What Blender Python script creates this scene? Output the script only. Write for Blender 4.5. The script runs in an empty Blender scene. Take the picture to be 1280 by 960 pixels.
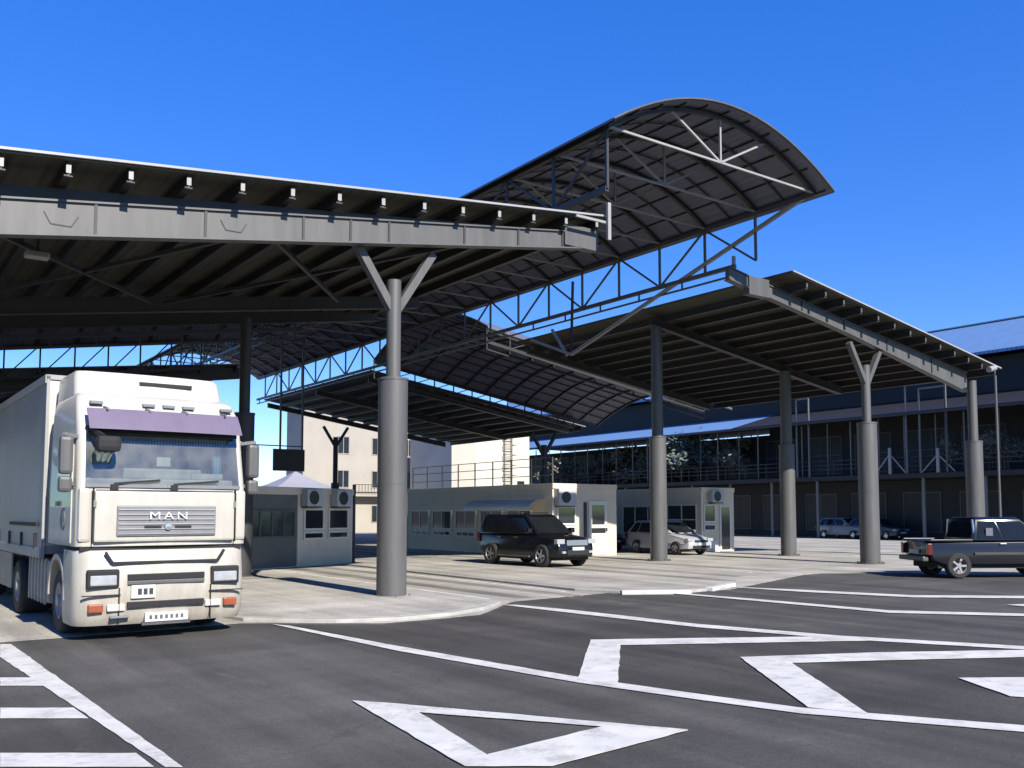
import bpy, bmesh, math, random
from mathutils import Vector, Matrix
random.seed(7)
rnd = random.Random(11)
sc = bpy.context.scene
COL = sc.collection
R = math.radians

# ------------------------------------------------------------------ camera maths
F, CX, HY, CAMH, PITCH = 1150.0, 640.0, 641.0, 1.85, R(4.0)
PPY = HY - F * math.tan(PITCH)
TH = R(35.6)                       # the terminal's own grid is turned by this angle
cT, sT = math.cos(TH), math.sin(TH)

def ray(px, py):
    x = (px - CX) / F; y = (PPY - py) / F
    return Vector((x, math.cos(PITCH) - y * math.sin(PITCH), math.sin(PITCH) + y * math.cos(PITCH)))
def to_site(p):                    # world -> (across, along, up) of the terminal grid
    return Vector((cT * p[0] + sT * p[1], -sT * p[0] + cT * p[1], p[2]))
def to_world(p):
    return Vector((cT * p[0] - sT * p[1], sT * p[0] + cT * p[1], p[2]))
def hit_u(px, py, u):              # where the line of sight meets the cross plane at distance u along the lanes
    d = ray(px, py); t = u / (-sT * d.x + cT * d.y)
    return to_site(Vector((0, 0, CAMH)) + d * t)
def ground(px, py, z=0.0):
    d = ray(px, py); t = (z - CAMH) / d.z
    return to_site(Vector((0, 0, CAMH)) + d * t)
def ground_w(px, py, z=0.0):
    d = ray(px, py); t = (z - CAMH) / d.z
    return Vector((0, 0, CAMH)) + d * t

# ------------------------------------------------------------------ materials
MATS = {}
def nodes_of(name):
    m = bpy.data.materials.new(name); m.use_nodes = True
    return m, m.node_tree, m.node_tree.nodes['Principled BSDF']
def mat(name, col, rough=.6, metal=0.0, var=.12, scale=3.0, bump=0.0, coat=0.0, spec=.5, detail=5, stretch=None):
    if name in MATS: return MATS[name]
    m, nt, b = nodes_of(name)
    N, L = nt.nodes, nt.links
    tc = N.new('ShaderNodeTexCoord'); src = tc.outputs['Object']
    if stretch:
        mp = N.new('ShaderNodeMapping'); mp.inputs['Scale'].default_value = stretch
        L.new(src, mp.inputs['Vector']); src = mp.outputs['Vector']
    n = N.new('ShaderNodeTexNoise'); n.inputs['Scale'].default_value = scale; n.inputs['Detail'].default_value = detail
    n.inputs['Roughness'].default_value = .65
    L.new(src, n.inputs['Vector'])
    r = N.new('ShaderNodeValToRGB')
    r.color_ramp.elements[0].position = .3; r.color_ramp.elements[1].position = .7
    r.color_ramp.elements[0].color = tuple(c * (1 - var) for c in col) + (1,)
    r.color_ramp.elements[1].color = tuple(min(1, c * (1 + var)) for c in col) + (1,)
    L.new(n.outputs['Fac'], r.inputs['Fac']); L.new(r.outputs['Color'], b.inputs['Base Color'])
    b.inputs['Roughness'].default_value = rough; b.inputs['Metallic'].default_value = metal
    b.inputs['Coat Weight'].default_value = coat; b.inputs['Coat Roughness'].default_value = .08
    b.inputs['Specular IOR Level'].default_value = spec
    if bump:
        bp = N.new('ShaderNodeBump'); bp.inputs['Strength'].default_value = bump; bp.inputs['Distance'].default_value = .02
        L.new(n.outputs['Fac'], bp.inputs['Height']); L.new(bp.outputs['Normal'], b.inputs['Normal'])
    MATS[name] = m
    return m

def ribbed(name, col, period, axis, rough=.5, metal=0.0, depth=.6, var=.1):
    """sheet metal with a real trapezoid corrugation as bump, running across the given object axis"""
    if name in MATS: return MATS[name]
    m = mat(name, col, rough, metal, var, 1.2)
    nt = m.node_tree; N, L = nt.nodes, nt.links; b = N['Principled BSDF']
    tc = N.new('ShaderNodeTexCoord'); sp = N.new('ShaderNodeSeparateXYZ'); L.new(tc.outputs['Object'], sp.inputs[0])
    mu = N.new('ShaderNodeMath'); mu.operation = 'MULTIPLY'; mu.inputs[1].default_value = 2 * math.pi / period
    L.new(sp.outputs[axis], mu.inputs[0])
    si = N.new('ShaderNodeMath'); si.operation = 'SINE'; L.new(mu.outputs[0], si.inputs[0])
    bp = N.new('ShaderNodeBump'); bp.inputs['Strength'].default_value = depth; bp.inputs['Distance'].default_value = .03
    L.new(si.outputs[0], bp.inputs['Height']); L.new(bp.outputs['Normal'], b.inputs['Normal'])
    return m

def asphalt_mat(name, col, light, streak=.25, fleck=1.0):
    m, nt, b = nodes_of(name); N, L = nt.nodes, nt.links
    tc = N.new('ShaderNodeTexCoord')
    def noise(scale, detail=6, rough=.6, sc=None):
        n = N.new('ShaderNodeTexNoise'); n.inputs['Scale'].default_value = scale
        n.inputs['Detail'].default_value = detail; n.inputs['Roughness'].default_value = rough
        if sc:
            mp = N.new('ShaderNodeMapping'); mp.inputs['Scale'].default_value = sc
            L.new(tc.outputs['Object'], mp.inputs['Vector']); L.new(mp.outputs['Vector'], n.inputs['Vector'])
        else: L.new(tc.outputs['Object'], n.inputs['Vector'])
        return n.outputs['Fac']
    def ramp(f, p0, p1, c0, c1):
        r = N.new('ShaderNodeValToRGB'); e = r.color_ramp.elements
        e[0].position = p0; e[1].position = p1; e[0].color = (*c0, 1); e[1].color = (*c1, 1)
        L.new(f, r.inputs['Fac']); return r.outputs['Color']
    def mix(f, a, bb, kind='MIX', fac=1.0):
        x = N.new('ShaderNodeMix'); x.data_type = 'RGBA'; x.blend_type = kind
        if f is None: x.inputs['Factor'].default_value = fac
        else: L.new(f, x.inputs['Factor'])
        for i, s in ((6, a), (7, bb)):
            if isinstance(s, tuple): x.inputs[i].default_value = (*s, 1)
            else: L.new(s, x.inputs[i])
        return x.outputs[2]
    W1 = (1, 1, 1)
    base = ramp(noise(.45, 8), .32, .7, tuple(c * .78 for c in col), tuple(c * 1.22 for c in col))
    # tyre-worn streaks that follow the lanes
    st = ramp(noise(1.0, 5, .55, (1.3, .09, 1)), .38, .68, (1 - streak,) * 3, (1 + streak * .7,) * 3)
    c = mix(None, base, st, 'MULTIPLY')
    st2 = ramp(noise(1.0, 4, .5, (.12, .7, 1)), .42, .72, (1 - streak * .5,) * 3, (1 + streak * .5,) * 3)
    c = mix(None, c, st2, 'MULTIPLY')
    # pale dust patches
    dust = ramp(noise(.9, 9, .72, (1, .5, 1)), .60, .74, (0, 0, 0), (.55 * fleck,) * 3)
    c = mix(dust, c, light)
    # aggregate
    chip = ramp(noise(3.2, 10, .8, (1, .6, 1)), .665, .71, (0, 0, 0), (.6 * fleck,) * 3)
    c = mix(chip, c, tuple(min(.6, x * 1.6) for x in light))
    oil = ramp(noise(.8, 7, .6), .62, .74, W1, (.74,) * 3)
    c = mix(None, c, oil, 'MULTIPLY')
    mot = ramp(noise(16, 5, .7), .3, .7, (.82,) * 3, (1.18,) * 3)
    c = mix(None, c, mot, 'MULTIPLY')
    gr = ramp(noise(60, 2, .5), .3, .75, (.72,) * 3, (1.3,) * 3)
    c = mix(None, c, gr, 'MULTIPLY')
    # hairline cracks
    v = N.new('ShaderNodeTexVoronoi'); v.feature = 'DISTANCE_TO_EDGE'; v.inputs['Scale'].default_value = .33
    nz = N.new('ShaderNodeTexNoise'); nz.inputs['Scale'].default_value = 1.6; nz.inputs['Detail'].default_value = 6
    L.new(tc.outputs['Object'], nz.inputs['Vector'])
    ad = N.new('ShaderNodeVectorMath'); ad.operation = 'MULTIPLY_ADD'; ad.inputs[1].default_value = (.9, .9, 0)
    L.new(nz.outputs['Color'], ad.inputs[0]); L.new(tc.outputs['Object'], ad.inputs[2]); L.new(ad.outputs[0], v.inputs['Vector'])
    ck = ramp(v.outputs['Distance'], .0008, .004, (.78,) * 3, W1)
    c = mix(None, c, ck, 'MULTIPLY')
    L.new(c, b.inputs['Base Color']); b.inputs['Roughness'].default_value = .88
    b.inputs['Specular IOR Level'].default_value = .3
    bp = N.new('ShaderNodeBump'); bp.inputs['Strength'].default_value = .35; bp.inputs['Distance'].default_value = .006
    L.new(noise(70, 3), bp.inputs['Height']); L.new(bp.outputs['Normal'], b.inputs['Normal'])
    MATS[name] = m
    return m

def glass_mat(name, tint, gl=.25, rough=.03):
    """tinted pane: see-through with a mirror reflection"""
    if name in MATS: return MATS[name]
    m = bpy.data.materials.new(name); m.use_nodes = True
    nt = m.node_tree; N, L = nt.nodes, nt.links; N.clear()
    o = N.new('ShaderNodeOutputMaterial'); t = N.new('ShaderNodeBsdfTransparent'); g = N.new('ShaderNodeBsdfGlossy')
    t.inputs['Color'].default_value = (*tint, 1); g.inputs['Roughness'].default_value = rough
    fr = N.new('ShaderNodeFresnel'); fr.inputs['IOR'].default_value = 1.5
    ad = N.new('ShaderNodeMath'); ad.operation = 'ADD'; ad.inputs[1].default_value = gl; L.new(fr.outputs[0], ad.inputs[0])
    mx = N.new('ShaderNodeMixShader'); L.new(ad.outputs[0], mx.inputs[0]); L.new(t.outputs[0], mx.inputs[1]); L.new(g.outputs[0], mx.inputs[2])
    L.new(mx.outputs[0], o.inputs[0])
    MATS[name] = m
    return m

# ------------------------------------------------------------------ mesh builder and object helpers
class MB:
    def __init__(s): s.v = []; s.f = []
    def add(s, vs, fs):
        n = len(s.v); s.v += [Vector(p) for p in vs]; s.f += [[i + n for i in f] for f in fs]
    def box(s, x0, x1, y0, y1, z0, z1):
        s.add([(x0,y0,z0),(x1,y0,z0),(x1,y1,z0),(x0,y1,z0),(x0,y0,z1),(x1,y0,z1),(x1,y1,z1),(x0,y1,z1)],
              [(3,2,1,0),(4,5,6,7),(0,1,5,4),(1,2,6,5),(2,3,7,6),(3,0,4,7)]); return s
    def bar(s, p, q, w, h=None, up=(0, 0, 1)):
        p, q = Vector(p), Vector(q); h = h or w; d = (q - p).normalized(); up = Vector(up)
        if abs(d.dot(up)) > .99: up = Vector((0, 1, 0))
        a = d.cross(up).normalized() * w / 2; b = a.cross(d).normalized() * h / 2
        s.add([p-a-b, p+a-b, p+a+b, p-a+b, q-a-b, q+a-b, q+a+b, q-a+b],
              [(3,2,1,0),(4,5,6,7),(0,1,5,4),(1,2,6,5),(2,3,7,6),(3,0,4,7)]); return s
    def tube(s, p, q, r0, r1=None, n=10, caps=True):
        p, q = Vector(p), Vector(q); r1 = r0 if r1 is None else r1; d = (q - p).normalized()
        a = d.orthogonal().normalized(); b = d.cross(a)
        vs = []
        for c, r in ((p, r0), (q, r1)):
            for i in range(n):
                t = 2 * math.pi * i / n; vs.append(c + (a * math.cos(t) + b * math.sin(t)) * r)
        fs = [(i, (i+1) % n, n + (i+1) % n, n + i) for i in range(n)]
        if caps: fs += [tuple(range(n-1, -1, -1)), tuple(range(n, 2*n))]
        s.add(vs, fs); return s
    def lathe(s, c, axis, prof, n=20):
        c = Vector(c); d = Vector(axis).normalized(); a = d.orthogonal().normalized(); b = d.cross(a); vs = []
        for h, r in prof:
            for i in range(n):
                t = 2 * math.pi * i / n; vs.append(c + d * h + (a * math.cos(t) + b * math.sin(t)) * r)
        fs = []
        for k in range(len(prof) - 1):
            fs += [(k*n+i, k*n+(i+1) % n, (k+1)*n+(i+1) % n, (k+1)*n+i) for i in range(n)]
        s.add(vs, fs); return s
    def prism(s, pts, z0, z1):
        n = len(pts)
        s.add([(p[0], p[1], z0) for p in pts] + [(p[0], p[1], z1) for p in pts],
              [tuple(range(n-1, -1, -1)), tuple(range(n, 2*n))] + [(i, (i+1) % n, n+(i+1) % n, n+i) for i in range(n)]); return s
    def loft(s, rings, closed=True, caps=True):
        n = len(rings[0]); vs = [p for r in rings for p in r]; fs = []
        for k in range(len(rings) - 1):
            for i in range(n if closed else n - 1):
                j = (i + 1) % n; fs.append((k*n+i, k*n+j, (k+1)*n+j, (k+1)*n+i))
        if caps: fs += [tuple(range(n-1, -1, -1)), tuple(range((len(rings)-1)*n, len(rings)*n))]
        s.add(vs, fs); return s
    def slab(s, pts, nrm, th):     # planar polygon given thickness along nrm
        nrm = Vector(nrm).normalized() * th; n = len(pts); pts = [Vector(p) for p in pts]
        s.add(pts + [p + nrm for p in pts], [tuple(range(n-1, -1, -1)), tuple(range(n, 2*n))] +
              [(i, (i+1) % n, n+(i+1) % n, n+i) for i in range(n)]); return s
    def build(s, name, m, parent=None, off=(0, 0, 0), bevel=0.0, smooth=False, seg=2, angle=35):
        off = Vector(off)
        if parent is not None: off = off + OFF.get(parent.name, Vector((0, 0, 0)))
        me = bpy.data.meshes.new(name); me.from_pydata([p - off for p in s.v], [], s.f)
        bm = bmesh.new(); bm.from_mesh(me); bmesh.ops.recalc_face_normals(bm, faces=bm.faces)
        if bevel:
            es = [e for e in bm.edges if len(e.link_faces) == 2 and e.calc_face_angle(0) > R(angle)]
            bmesh.ops.bevel(bm, geom=es, offset=bevel, segments=seg, profile=.6, affect='EDGES', clamp_overlap=True)
        if smooth:
            for f in bm.faces: f.smooth = True
            for e in bm.edges:
                if len(e.link_faces) == 2 and e.calc_face_angle(0) > R(38): e.smooth = False
        bm.to_mesh(me); bm.free()
        me.materials.append(m)
        o = bpy.data.objects.new(name, me); COL.objects.link(o)
        if parent is not None:
            o.parent = parent; OFF[o.name] = OFF.get(parent.name, Vector((0, 0, 0)))
        return o
OFF = {}
def tag(o, label=None, cat=None, group=None, kind=None):
    if label: o['label'] = label
    if cat: o['category'] = cat
    if group: o['group'] = group
    if kind: o['kind'] = kind
    return o
def site_thing(name, label, cat, base, group=None):   # an Empty at the thing's base, turned with the terminal grid
    o = bpy.data.objects.new(name, None); COL.objects.link(o)
    o.location = to_world(Vector(base)); o.rotation_euler = (0, 0, TH); o.empty_display_size = .3
    OFF[o.name] = Vector(base)
    return tag(o, label, cat, group)
def world_thing(name, label, cat, loc, rz, group=None):
    o = bpy.data.objects.new(name, None); COL.objects.link(o)
    o.location = loc; o.rotation_euler = (0, 0, rz); o.empty_display_size = .3
    return tag(o, label, cat, group)
def site_mesh(mb, name, m, kind=None, **k):           # a top-level mesh drawn in grid coordinates
    o = mb.build(name, m, None, **k); o.rotation_euler = (0, 0, TH)
    if kind: o['kind'] = kind
    return o
def copy_tree(o, parent=None):
    c = o.copy(); COL.objects.link(c)
    if parent is not None: c.parent = parent
    for ch in list(o.children): copy_tree(ch, c)
    return c

# ------------------------------------------------------------------ palette
STEEL = mat('steel_paint', (.082, .080, .077), .5, .0, .2, 1.5, 0, 0, .5, 8, (3, 3, .35))
STEEL_DK = mat('steel_paint_dark', (.028, .027, .026), .55, 0, .15, 2.0)
STEEL_LT = mat('steel_paint_light', (.27, .26, .25), .45, 0, .1, 2.0)
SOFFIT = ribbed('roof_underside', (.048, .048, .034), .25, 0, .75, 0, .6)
VAULT = ribbed('vault_sheet', (.112, .116, .165), .22, 0, .5, 0, .35)
TRIM = mat('roof_edge_trim', (.3, .3, .29), .35, 0, .05)
CONC = asphalt_mat('apron_concrete', (.385, .36, .31), (.5, .47, .41), .24, .5)
ASPH = asphalt_mat('yard_asphalt', (.086, .080, .069), (.19, .178, .155), .34, 1.0)
ASPH2 = asphalt_mat('lane_asphalt', (.064, .058, .049), (.14, .128, .108), .34, .8)
def worn(m, scale, p0, p1, mx_, stretch=None):   # lets the ground show where the coating has worn through
    nt = m.node_tree; N, L = nt.nodes, nt.links; b = N['Principled BSDF']
    tc = N.new('ShaderNodeTexCoord'); n = N.new('ShaderNodeTexNoise'); n.inputs['Scale'].default_value = scale; n.inputs['Detail'].default_value = 12; n.inputs['Roughness'].default_value = .78
    src = tc.outputs['Object']
    if stretch:
        mp = N.new('ShaderNodeMapping'); mp.inputs['Scale'].default_value = stretch; L.new(src, mp.inputs[0]); src = mp.outputs[0]
    L.new(src, n.inputs['Vector'])
    r = N.new('ShaderNodeMapRange'); r.inputs[1].default_value = p0; r.inputs[2].default_value = p1; r.inputs[3].default_value = 1; r.inputs[4].default_value = 1 - mx_
    L.new(n.outputs[0], r.inputs[0]); L.new(r.outputs[0], b.inputs['Alpha']); return m
def paint_mat():
    m = mat('road_paint', (.55, .53, .48), .75, 0, .14, 2.0, 0, 0, .4, 9)
    return worn(m, 2.2, .50, .70, .6)
PAINT = paint_mat()
KERB = mat('kerb_stone', (.34, .325, .29), .85, 0, .16, 3, .2)
KERBW = mat('kerb_white_paint', (.48, .47, .44), .7, 0, .12, 4)
DARK = mat('dark_void', (.012, .012, .013), .8, 0, .1)
RUBBER = mat('rubber', (.018, .018, .018), .85, 0, .2, 8)
PANE = mat('window_pane', (.02, .024, .028), .06, 0, .2, .8, 0, 0, .8)
FRAME_W = mat('white_frame', (.66, .61, .52), .45, 0, .06)
GREYWALL = mat('booth_panel', (.60, .51, .375), .6, 0, .08, 1.2)
# ------------------------------------------------------------------ world, sun, camera
EL = R(34.5); TRAV = R(34.6)
SKY_H, SKY_S, SKY_P, SKY_K = .015, (.40, .775, .42, .978), .5, 2.5
sun_dir = Vector((math.sin(TRAV) * math.cos(EL), -math.cos(TRAV) * math.cos(EL), math.sin(EL)))
w = bpy.data.worlds.new("World"); sc.world = w; w.use_nodes = True
nt = w.node_tree; bg = nt.nodes['Background']
sky = nt.nodes.new('ShaderNodeTexSky'); sky.sky_type = 'NISHITA'; sky.sun_disc = False
sky.sun_elevation = EL; sky.sun_rotation = math.pi - TRAV
sky.altitude = 1500; sky.air_density = 1.0; sky.dust_density = 0; sky.ozone_density = 5.0
# clear winter air: deepen the blue away from the sun, keep the bright side pale, even out the brightness
def node(kind, **kw):
    n = nt.nodes.new(kind)
    for a_, v_ in kw.items(): setattr(n, a_, v_)
    return n
se = node('ShaderNodeSeparateColor', mode='HSV'); nt.links.new(sky.outputs[0], se.inputs[0])
mh = node('ShaderNodeMath', operation='ADD'); mh.inputs[1].default_value = SKY_H; nt.links.new(se.outputs[0], mh.inputs[0])
ms = node('ShaderNodeMapRange'); nt.links.new(se.outputs[1], ms.inputs[0])
ms.inputs[1].default_value, ms.inputs[2].default_value, ms.inputs[3].default_value, ms.inputs[4].default_value = SKY_S
mv = node('ShaderNodeMath', operation='POWER'); mv.inputs[1].default_value = SKY_P; nt.links.new(se.outputs[2], mv.inputs[0])
mk = node('ShaderNodeMath', operation='MULTIPLY'); mk.inputs[1].default_value = SKY_K; nt.links.new(mv.outputs[0], mk.inputs[0])
ml = node('ShaderNodeMath', operation='MULTIPLY'); ml.inputs[1].default_value = 1.0; nt.links.new(se.outputs[2], ml.inputs[0])   # the sun side keeps its full glow
mx = node('ShaderNodeMath', operation='MAXIMUM'); nt.links.new(mk.outputs[0], mx.inputs[0]); nt.links.new(ml.outputs[0], mx.inputs[1])
cc = node('ShaderNodeCombineColor', mode='HSV')
for i_, n_ in enumerate((mh, ms, mx)): nt.links.new(n_.outputs[0], cc.inputs[i_])
nt.links.new(cc.outputs[0], bg.inputs[0])
bg.inputs[1].default_value = .1
sl = bpy.data.lights.new('sun', 'SUN'); sl.energy = 4.6; sl.angle = R(.5); sl.color = (1, .95, .86)
so = bpy.data.objects.new('sun', sl); COL.objects.link(so); so.location = (20, -30, 40)
so.rotation_euler = (-sun_dir).to_track_quat('-Z', 'Y').to_euler()
cam = bpy.data.cameras.new('camera'); co = bpy.data.objects.new('camera', cam); COL.objects.link(co); sc.camera = co
co.location = (0, 0, CAMH); co.rotation_euler = (R(90) + PITCH, 0, 0)
cam.sensor_width = 36; cam.lens = 36 * F / 1280; cam.shift_y = (PPY - 480) / 1280; cam.clip_end = 6000; cam.clip_start = .1
sc.view_settings.view_transform = 'Standard'; sc.view_settings.look = 'None'; sc.view_settings.exposure = .92; sc.view_settings.gamma = 1
try:
    sc.cycles.use_denoising = True; sc.cycles.max_bounces = 6; sc.cycles.diffuse_bounces = 3; sc.cycles.caustics_reflective = False
except Exception: pass

# ------------------------------------------------------------------ ground
TERR = mat('dry_terrain', (.13, .12, .085), .95, 0, .3, .05)
m = MB(); m.prism([(-2500, -2500), (2500, -2500), (2500, 2500), (-2500, 2500)], -.5, -.06)
site_mesh(m, 'ground', TERR, 'structure')
m = MB(); m.prism([(-70, -60), (150, -60), (150, 17.5), (-70, 17.5)], -.06, 0)
site_mesh(m, 'asphalt_yard', ASPH, 'structure')
def gp(*pts): return [ground(x, y).to_2d() for x, y in pts]
front = gp((80, 797), (300, 779), (480, 779), (600, 769), (640, 752), (760, 741), (912, 737), (1012, 717), (1130, 716), (1312, 722))
pl = [(-70, front[0].y - .1)] + [tuple(p) for p in front] + [(150, front[-1].y), (150, 125), (-70, 125)]
m = MB(); m.prism(pl, -.05, .005); site_mesh(m, 'concrete_apron', CONC, 'structure')
# darker asphalt of the lane between the two white lines
m = MB(); m.prism(gp((368, 782), (720, 852), (1000, 889), (1312, 917), (1312, 812), (1050, 797), (870, 781), (720, 764), (640, 755), (615, 765), (560, 774), (480, 781)), -.01, .0045)
site_mesh(m, 'lane_asphalt', ASPH2, 'structure')

# raised islands with kerbs
def island(pts, z=.065):
    n = len(pts)
    cx = sum(p[0] for p in pts) / n; cy = sum(p[1] for p in pts) / n
    inner = [(p[0] + (cx - p[0]) * .0 + .16 * (1 if cx > p[0] else -1) * min(1, abs(cx - p[0])), p[1] + .16 * (1 if cy > p[1] else -1) * min(1, abs(cy - p[1]))) for p in pts]
    k = MB(); k.prism(pts, -.02, z); o = site_mesh(k, 'traffic_island', KERB, 'structure', bevel=.02)
    k = MB(); k.prism(inner, z - .03, z + .004); site_mesh(k, 'island_paving', CONC, 'structure')
a = [tuple(p) for p in gp((304, 777), (345, 778), (420, 779), (500, 776), (565, 770), (605, 763), (626, 756))]
island(a + [(10.6, 16.6), (10.4, 24.5), (5.5, 24.5), (5.4, 16.2)])
b = [tuple(p) for p in gp((775, 742), (862, 741), (905, 737), (915, 731))]
island(b + [(18.1, 16.4), (17.6, 30), (14.2, 30), (14.0, 17)])
# white kerb stones at the nose of the second island
p0, p1 = ground(775, 743), ground(862, 742); p2, p3 = ground(885, 739), ground(914, 733)
for q0, q1 in ((p0, p1), (p2, p3)):
    k = MB(); k.bar(q0 + Vector((0, -.03, .045)), q1 + Vector((0, -.03, .045)), .2, .1)
    tag(site_mesh(k, 'kerb_stone', KERBW, 'structure', bevel=.02))

# painted markings
MARKN = [0]
def mark(pts, z=.010, m=PAINT):
    MARKN[0] += 1; z += MARKN[0] * .0006
    ps = gp(*pts); out = []
    for a_, b_ in zip(ps, ps[1:] + ps[:1]):
        n_ = max(1, min(60, int((b_ - a_).length / .16)))
        for i_ in range(n_): out.append(tuple(a_ + (b_ - a_) * i_ / n_ + (Vector((rnd.gauss(0, .0035), rnd.gauss(0, .0035))) if i_ else Vector((0, 0)))))
    k = MB(); k.prism(out, z - .0025, z); site_mesh(k, 'road_marking', m, 'structure')
mark([(0, 806), (14, 806), (228, 960), (206, 960), (0, 822)])
mark([(0, 848), (46, 848), (58, 858), (0, 858)])
mark([(0, 886), (92, 886), (110, 899), (0, 899)])
mark([(0, 943), (170, 943), (192, 960), (0, 960)])
mark([(340, 781), (362, 783), (500, 809), (720, 847), (860, 867), (1000, 886), (1312, 911), (1312, 919), (1000, 893), (860, 874), (720, 854), (500, 815)])
mark([(440, 877), (508, 882), (610, 946), (580, 959), (560, 948)], .0105)
mark([(508, 882.5), (860, 914), (755, 910), (512, 891)], .0115)
mark([(860, 915), (690, 960), (581, 960), (611, 945), (757, 909)], .0125)
mark([(738, 801), (776, 801), (772, 858), (722, 851)], .011)
mark([(738, 801), (790, 800), (1060, 796.5), (1085, 802), (776, 807.5), (745, 808)], .0118)
mark([(925, 823), (988, 829), (1086, 894.5), (1010, 886)], .011)
mark([(925, 823), (1100, 817), (1312, 813.5), (1312, 822), (1100, 827), (960, 831)], .0118)
mark([(1198, 849), (1312, 848), (1312, 876), (1262, 872)])
mark([(628, 757), (645, 757), (720, 764), (870, 781), (1050, 796), (1312, 811), (1312, 815), (1050, 800), (870, 785), (720, 768)])
mark([(832, 742), (860, 743), (960, 751), (1110, 764), (1312, 769), (1312, 772), (1110, 767), (960, 753.5)])
mark([(905, 734), (1000, 738), (1140, 745), (1312, 746), (1312, 749), (1140, 747.5), (1000, 740.5)])
mark([(1258, 757), (1312, 755), (1312, 762)])
# lane lines and tyre-darkened lanes on the apron
for v, u0, u1 in ((11.1, 16.5, 40), (13.6, 17, 40), (22.6, 19, 45)):
    k = MB(); k.prism([(v, u0), (v + .16, u0), (v + .16, u1), (v, u1)], .006, .010); site_mesh(k, 'road_marking', PAINT, 'structure')
TYRE = worn(asphalt_mat('tyre_worn_lane', (.31, .29, .25), (.42, .40, .36), .35, .6), 1.0, .38, .66, 1.0, (2.2, .16, 1))
for v, wd, u0, u1 in ((11.7, .55, 16.2, 60), (12.9, .45, 15.9, 60), (19.2, .6, 17, 60), (20.8, .6, 18, 60), (23.6, .5, 19, 60), (3.0, .5, 15.4, 60), (4.4, .4, 15.3, 60)):
    k = MB(); k.prism([(v, u0), (v + wd, u0), (v + wd, u1), (v, u1)], .0, .0075); site_mesh(k, 'tyre_track', TYRE, 'structure')

# far hills
HILL = mat('far_hill', (.10, .12, .13), .95, 0, .2, .01)
def hills(name, dist, h, a0, a1, seed):
    r = random.Random(seed); top = []; n = 60
    ph = [r.random() * 7 for _ in range(6)]
    k = MB(); rings = []
    for i in range(n + 1):
        a = a0 + (a1 - a0) * i / n
        z = h * (.55 + .25 * math.sin(a * 5 + ph[0]) + .15 * math.sin(a * 13 + ph[1]) + .08 * math.sin(a * 31 + ph[2]))
        d = Vector((math.sin(a), math.cos(a), 0))
        rings.append([d * dist + Vector((0, 0, -2)), d * (dist * 1.12) + Vector((0, 0, z * .6)), d * (dist * 1.25) + Vector((0, 0, z)), d * (dist * 1.6) + Vector((0, 0, -2))])
    k.loft(rings, closed=False, caps=False)
    o = k.build(name, HILL, None, smooth=True); tag(o, kind='structure')
hills('hill', 900, 24, R(-75), R(75), 3)

# ------------------------------------------------------------------ canopies and vaults
def hit_v(px, py, v):
    d = ray(px, py); t = v / (cT * d.x + sT * d.y)
    return to_site(Vector((0, 0, CAMH)) + d * t)
def zline(p, q):
    k = (q.z - p.z) / (q.x - p.x)
    return lambda v: p.z + k * (v - p.x)
U1, U2 = 17.6, 19.7
A1, B1 = hit_u(0, 271, U1), hit_u(742, 302, U1)
A2, B2 = hit_u(909, 342, U2), hit_u(1206, 478, U2)
z1, z2 = zline(A1, B1), zline(A2, B2)
SL, SR, AP = hit_u(765, 147, 16.6), hit_u(1022, 246, 16.6), hit_u(893, 141, 16.6)
VL, VR = SL.x, SR.x; ZS = (SL.z + SR.z) / 2; SAG = AP.z - ZS
print('A1', A1, 'B1', B1, 'A2', A2, 'B2', B2, 'SL', SL, 'SR', SR, 'SAG', SAG)

def beam(th, zf, v0, v1, u, d0, d1, name='front_beam', m=STEEL, mid=None, thick=.16):
    """plate girder whose depth runs from d0 to d1 (via mid), with top and bottom flanges"""
    def dep(v):
        t = (v - v0) / (v1 - v0)
        if mid is None: return d0 + (d1 - d0) * t
        tm, dm = mid
        return d0 + (dm - d0) * t / tm if t < tm else dm + (d1 - dm) * (t - tm) / (1 - tm)
    vs = sorted({v0, v1} | ({v0 + (v1 - v0) * mid[0]} if mid else set()))
    top = [(v, zf(v) + dep(v) / 2) for v in vs]; bot = [(v, zf(v) - dep(v) / 2) for v in vs]
    k = MB()
    pts = [Vector((v, u - thick / 2, z)) for v, z in top + bot[::-1]]
    k.slab(pts, (0, 1, 0), thick)
    o = k.build(name, m, th)
    k = MB()
    for line in (top, bot):
        for i in range(len(line) - 1):
            k.bar((line[i][0], u, line[i][1]), (line[i+1][0], u, line[i+1][1]), .26, .035)
    k.build('flange', m, o)
    return o, dep
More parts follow.
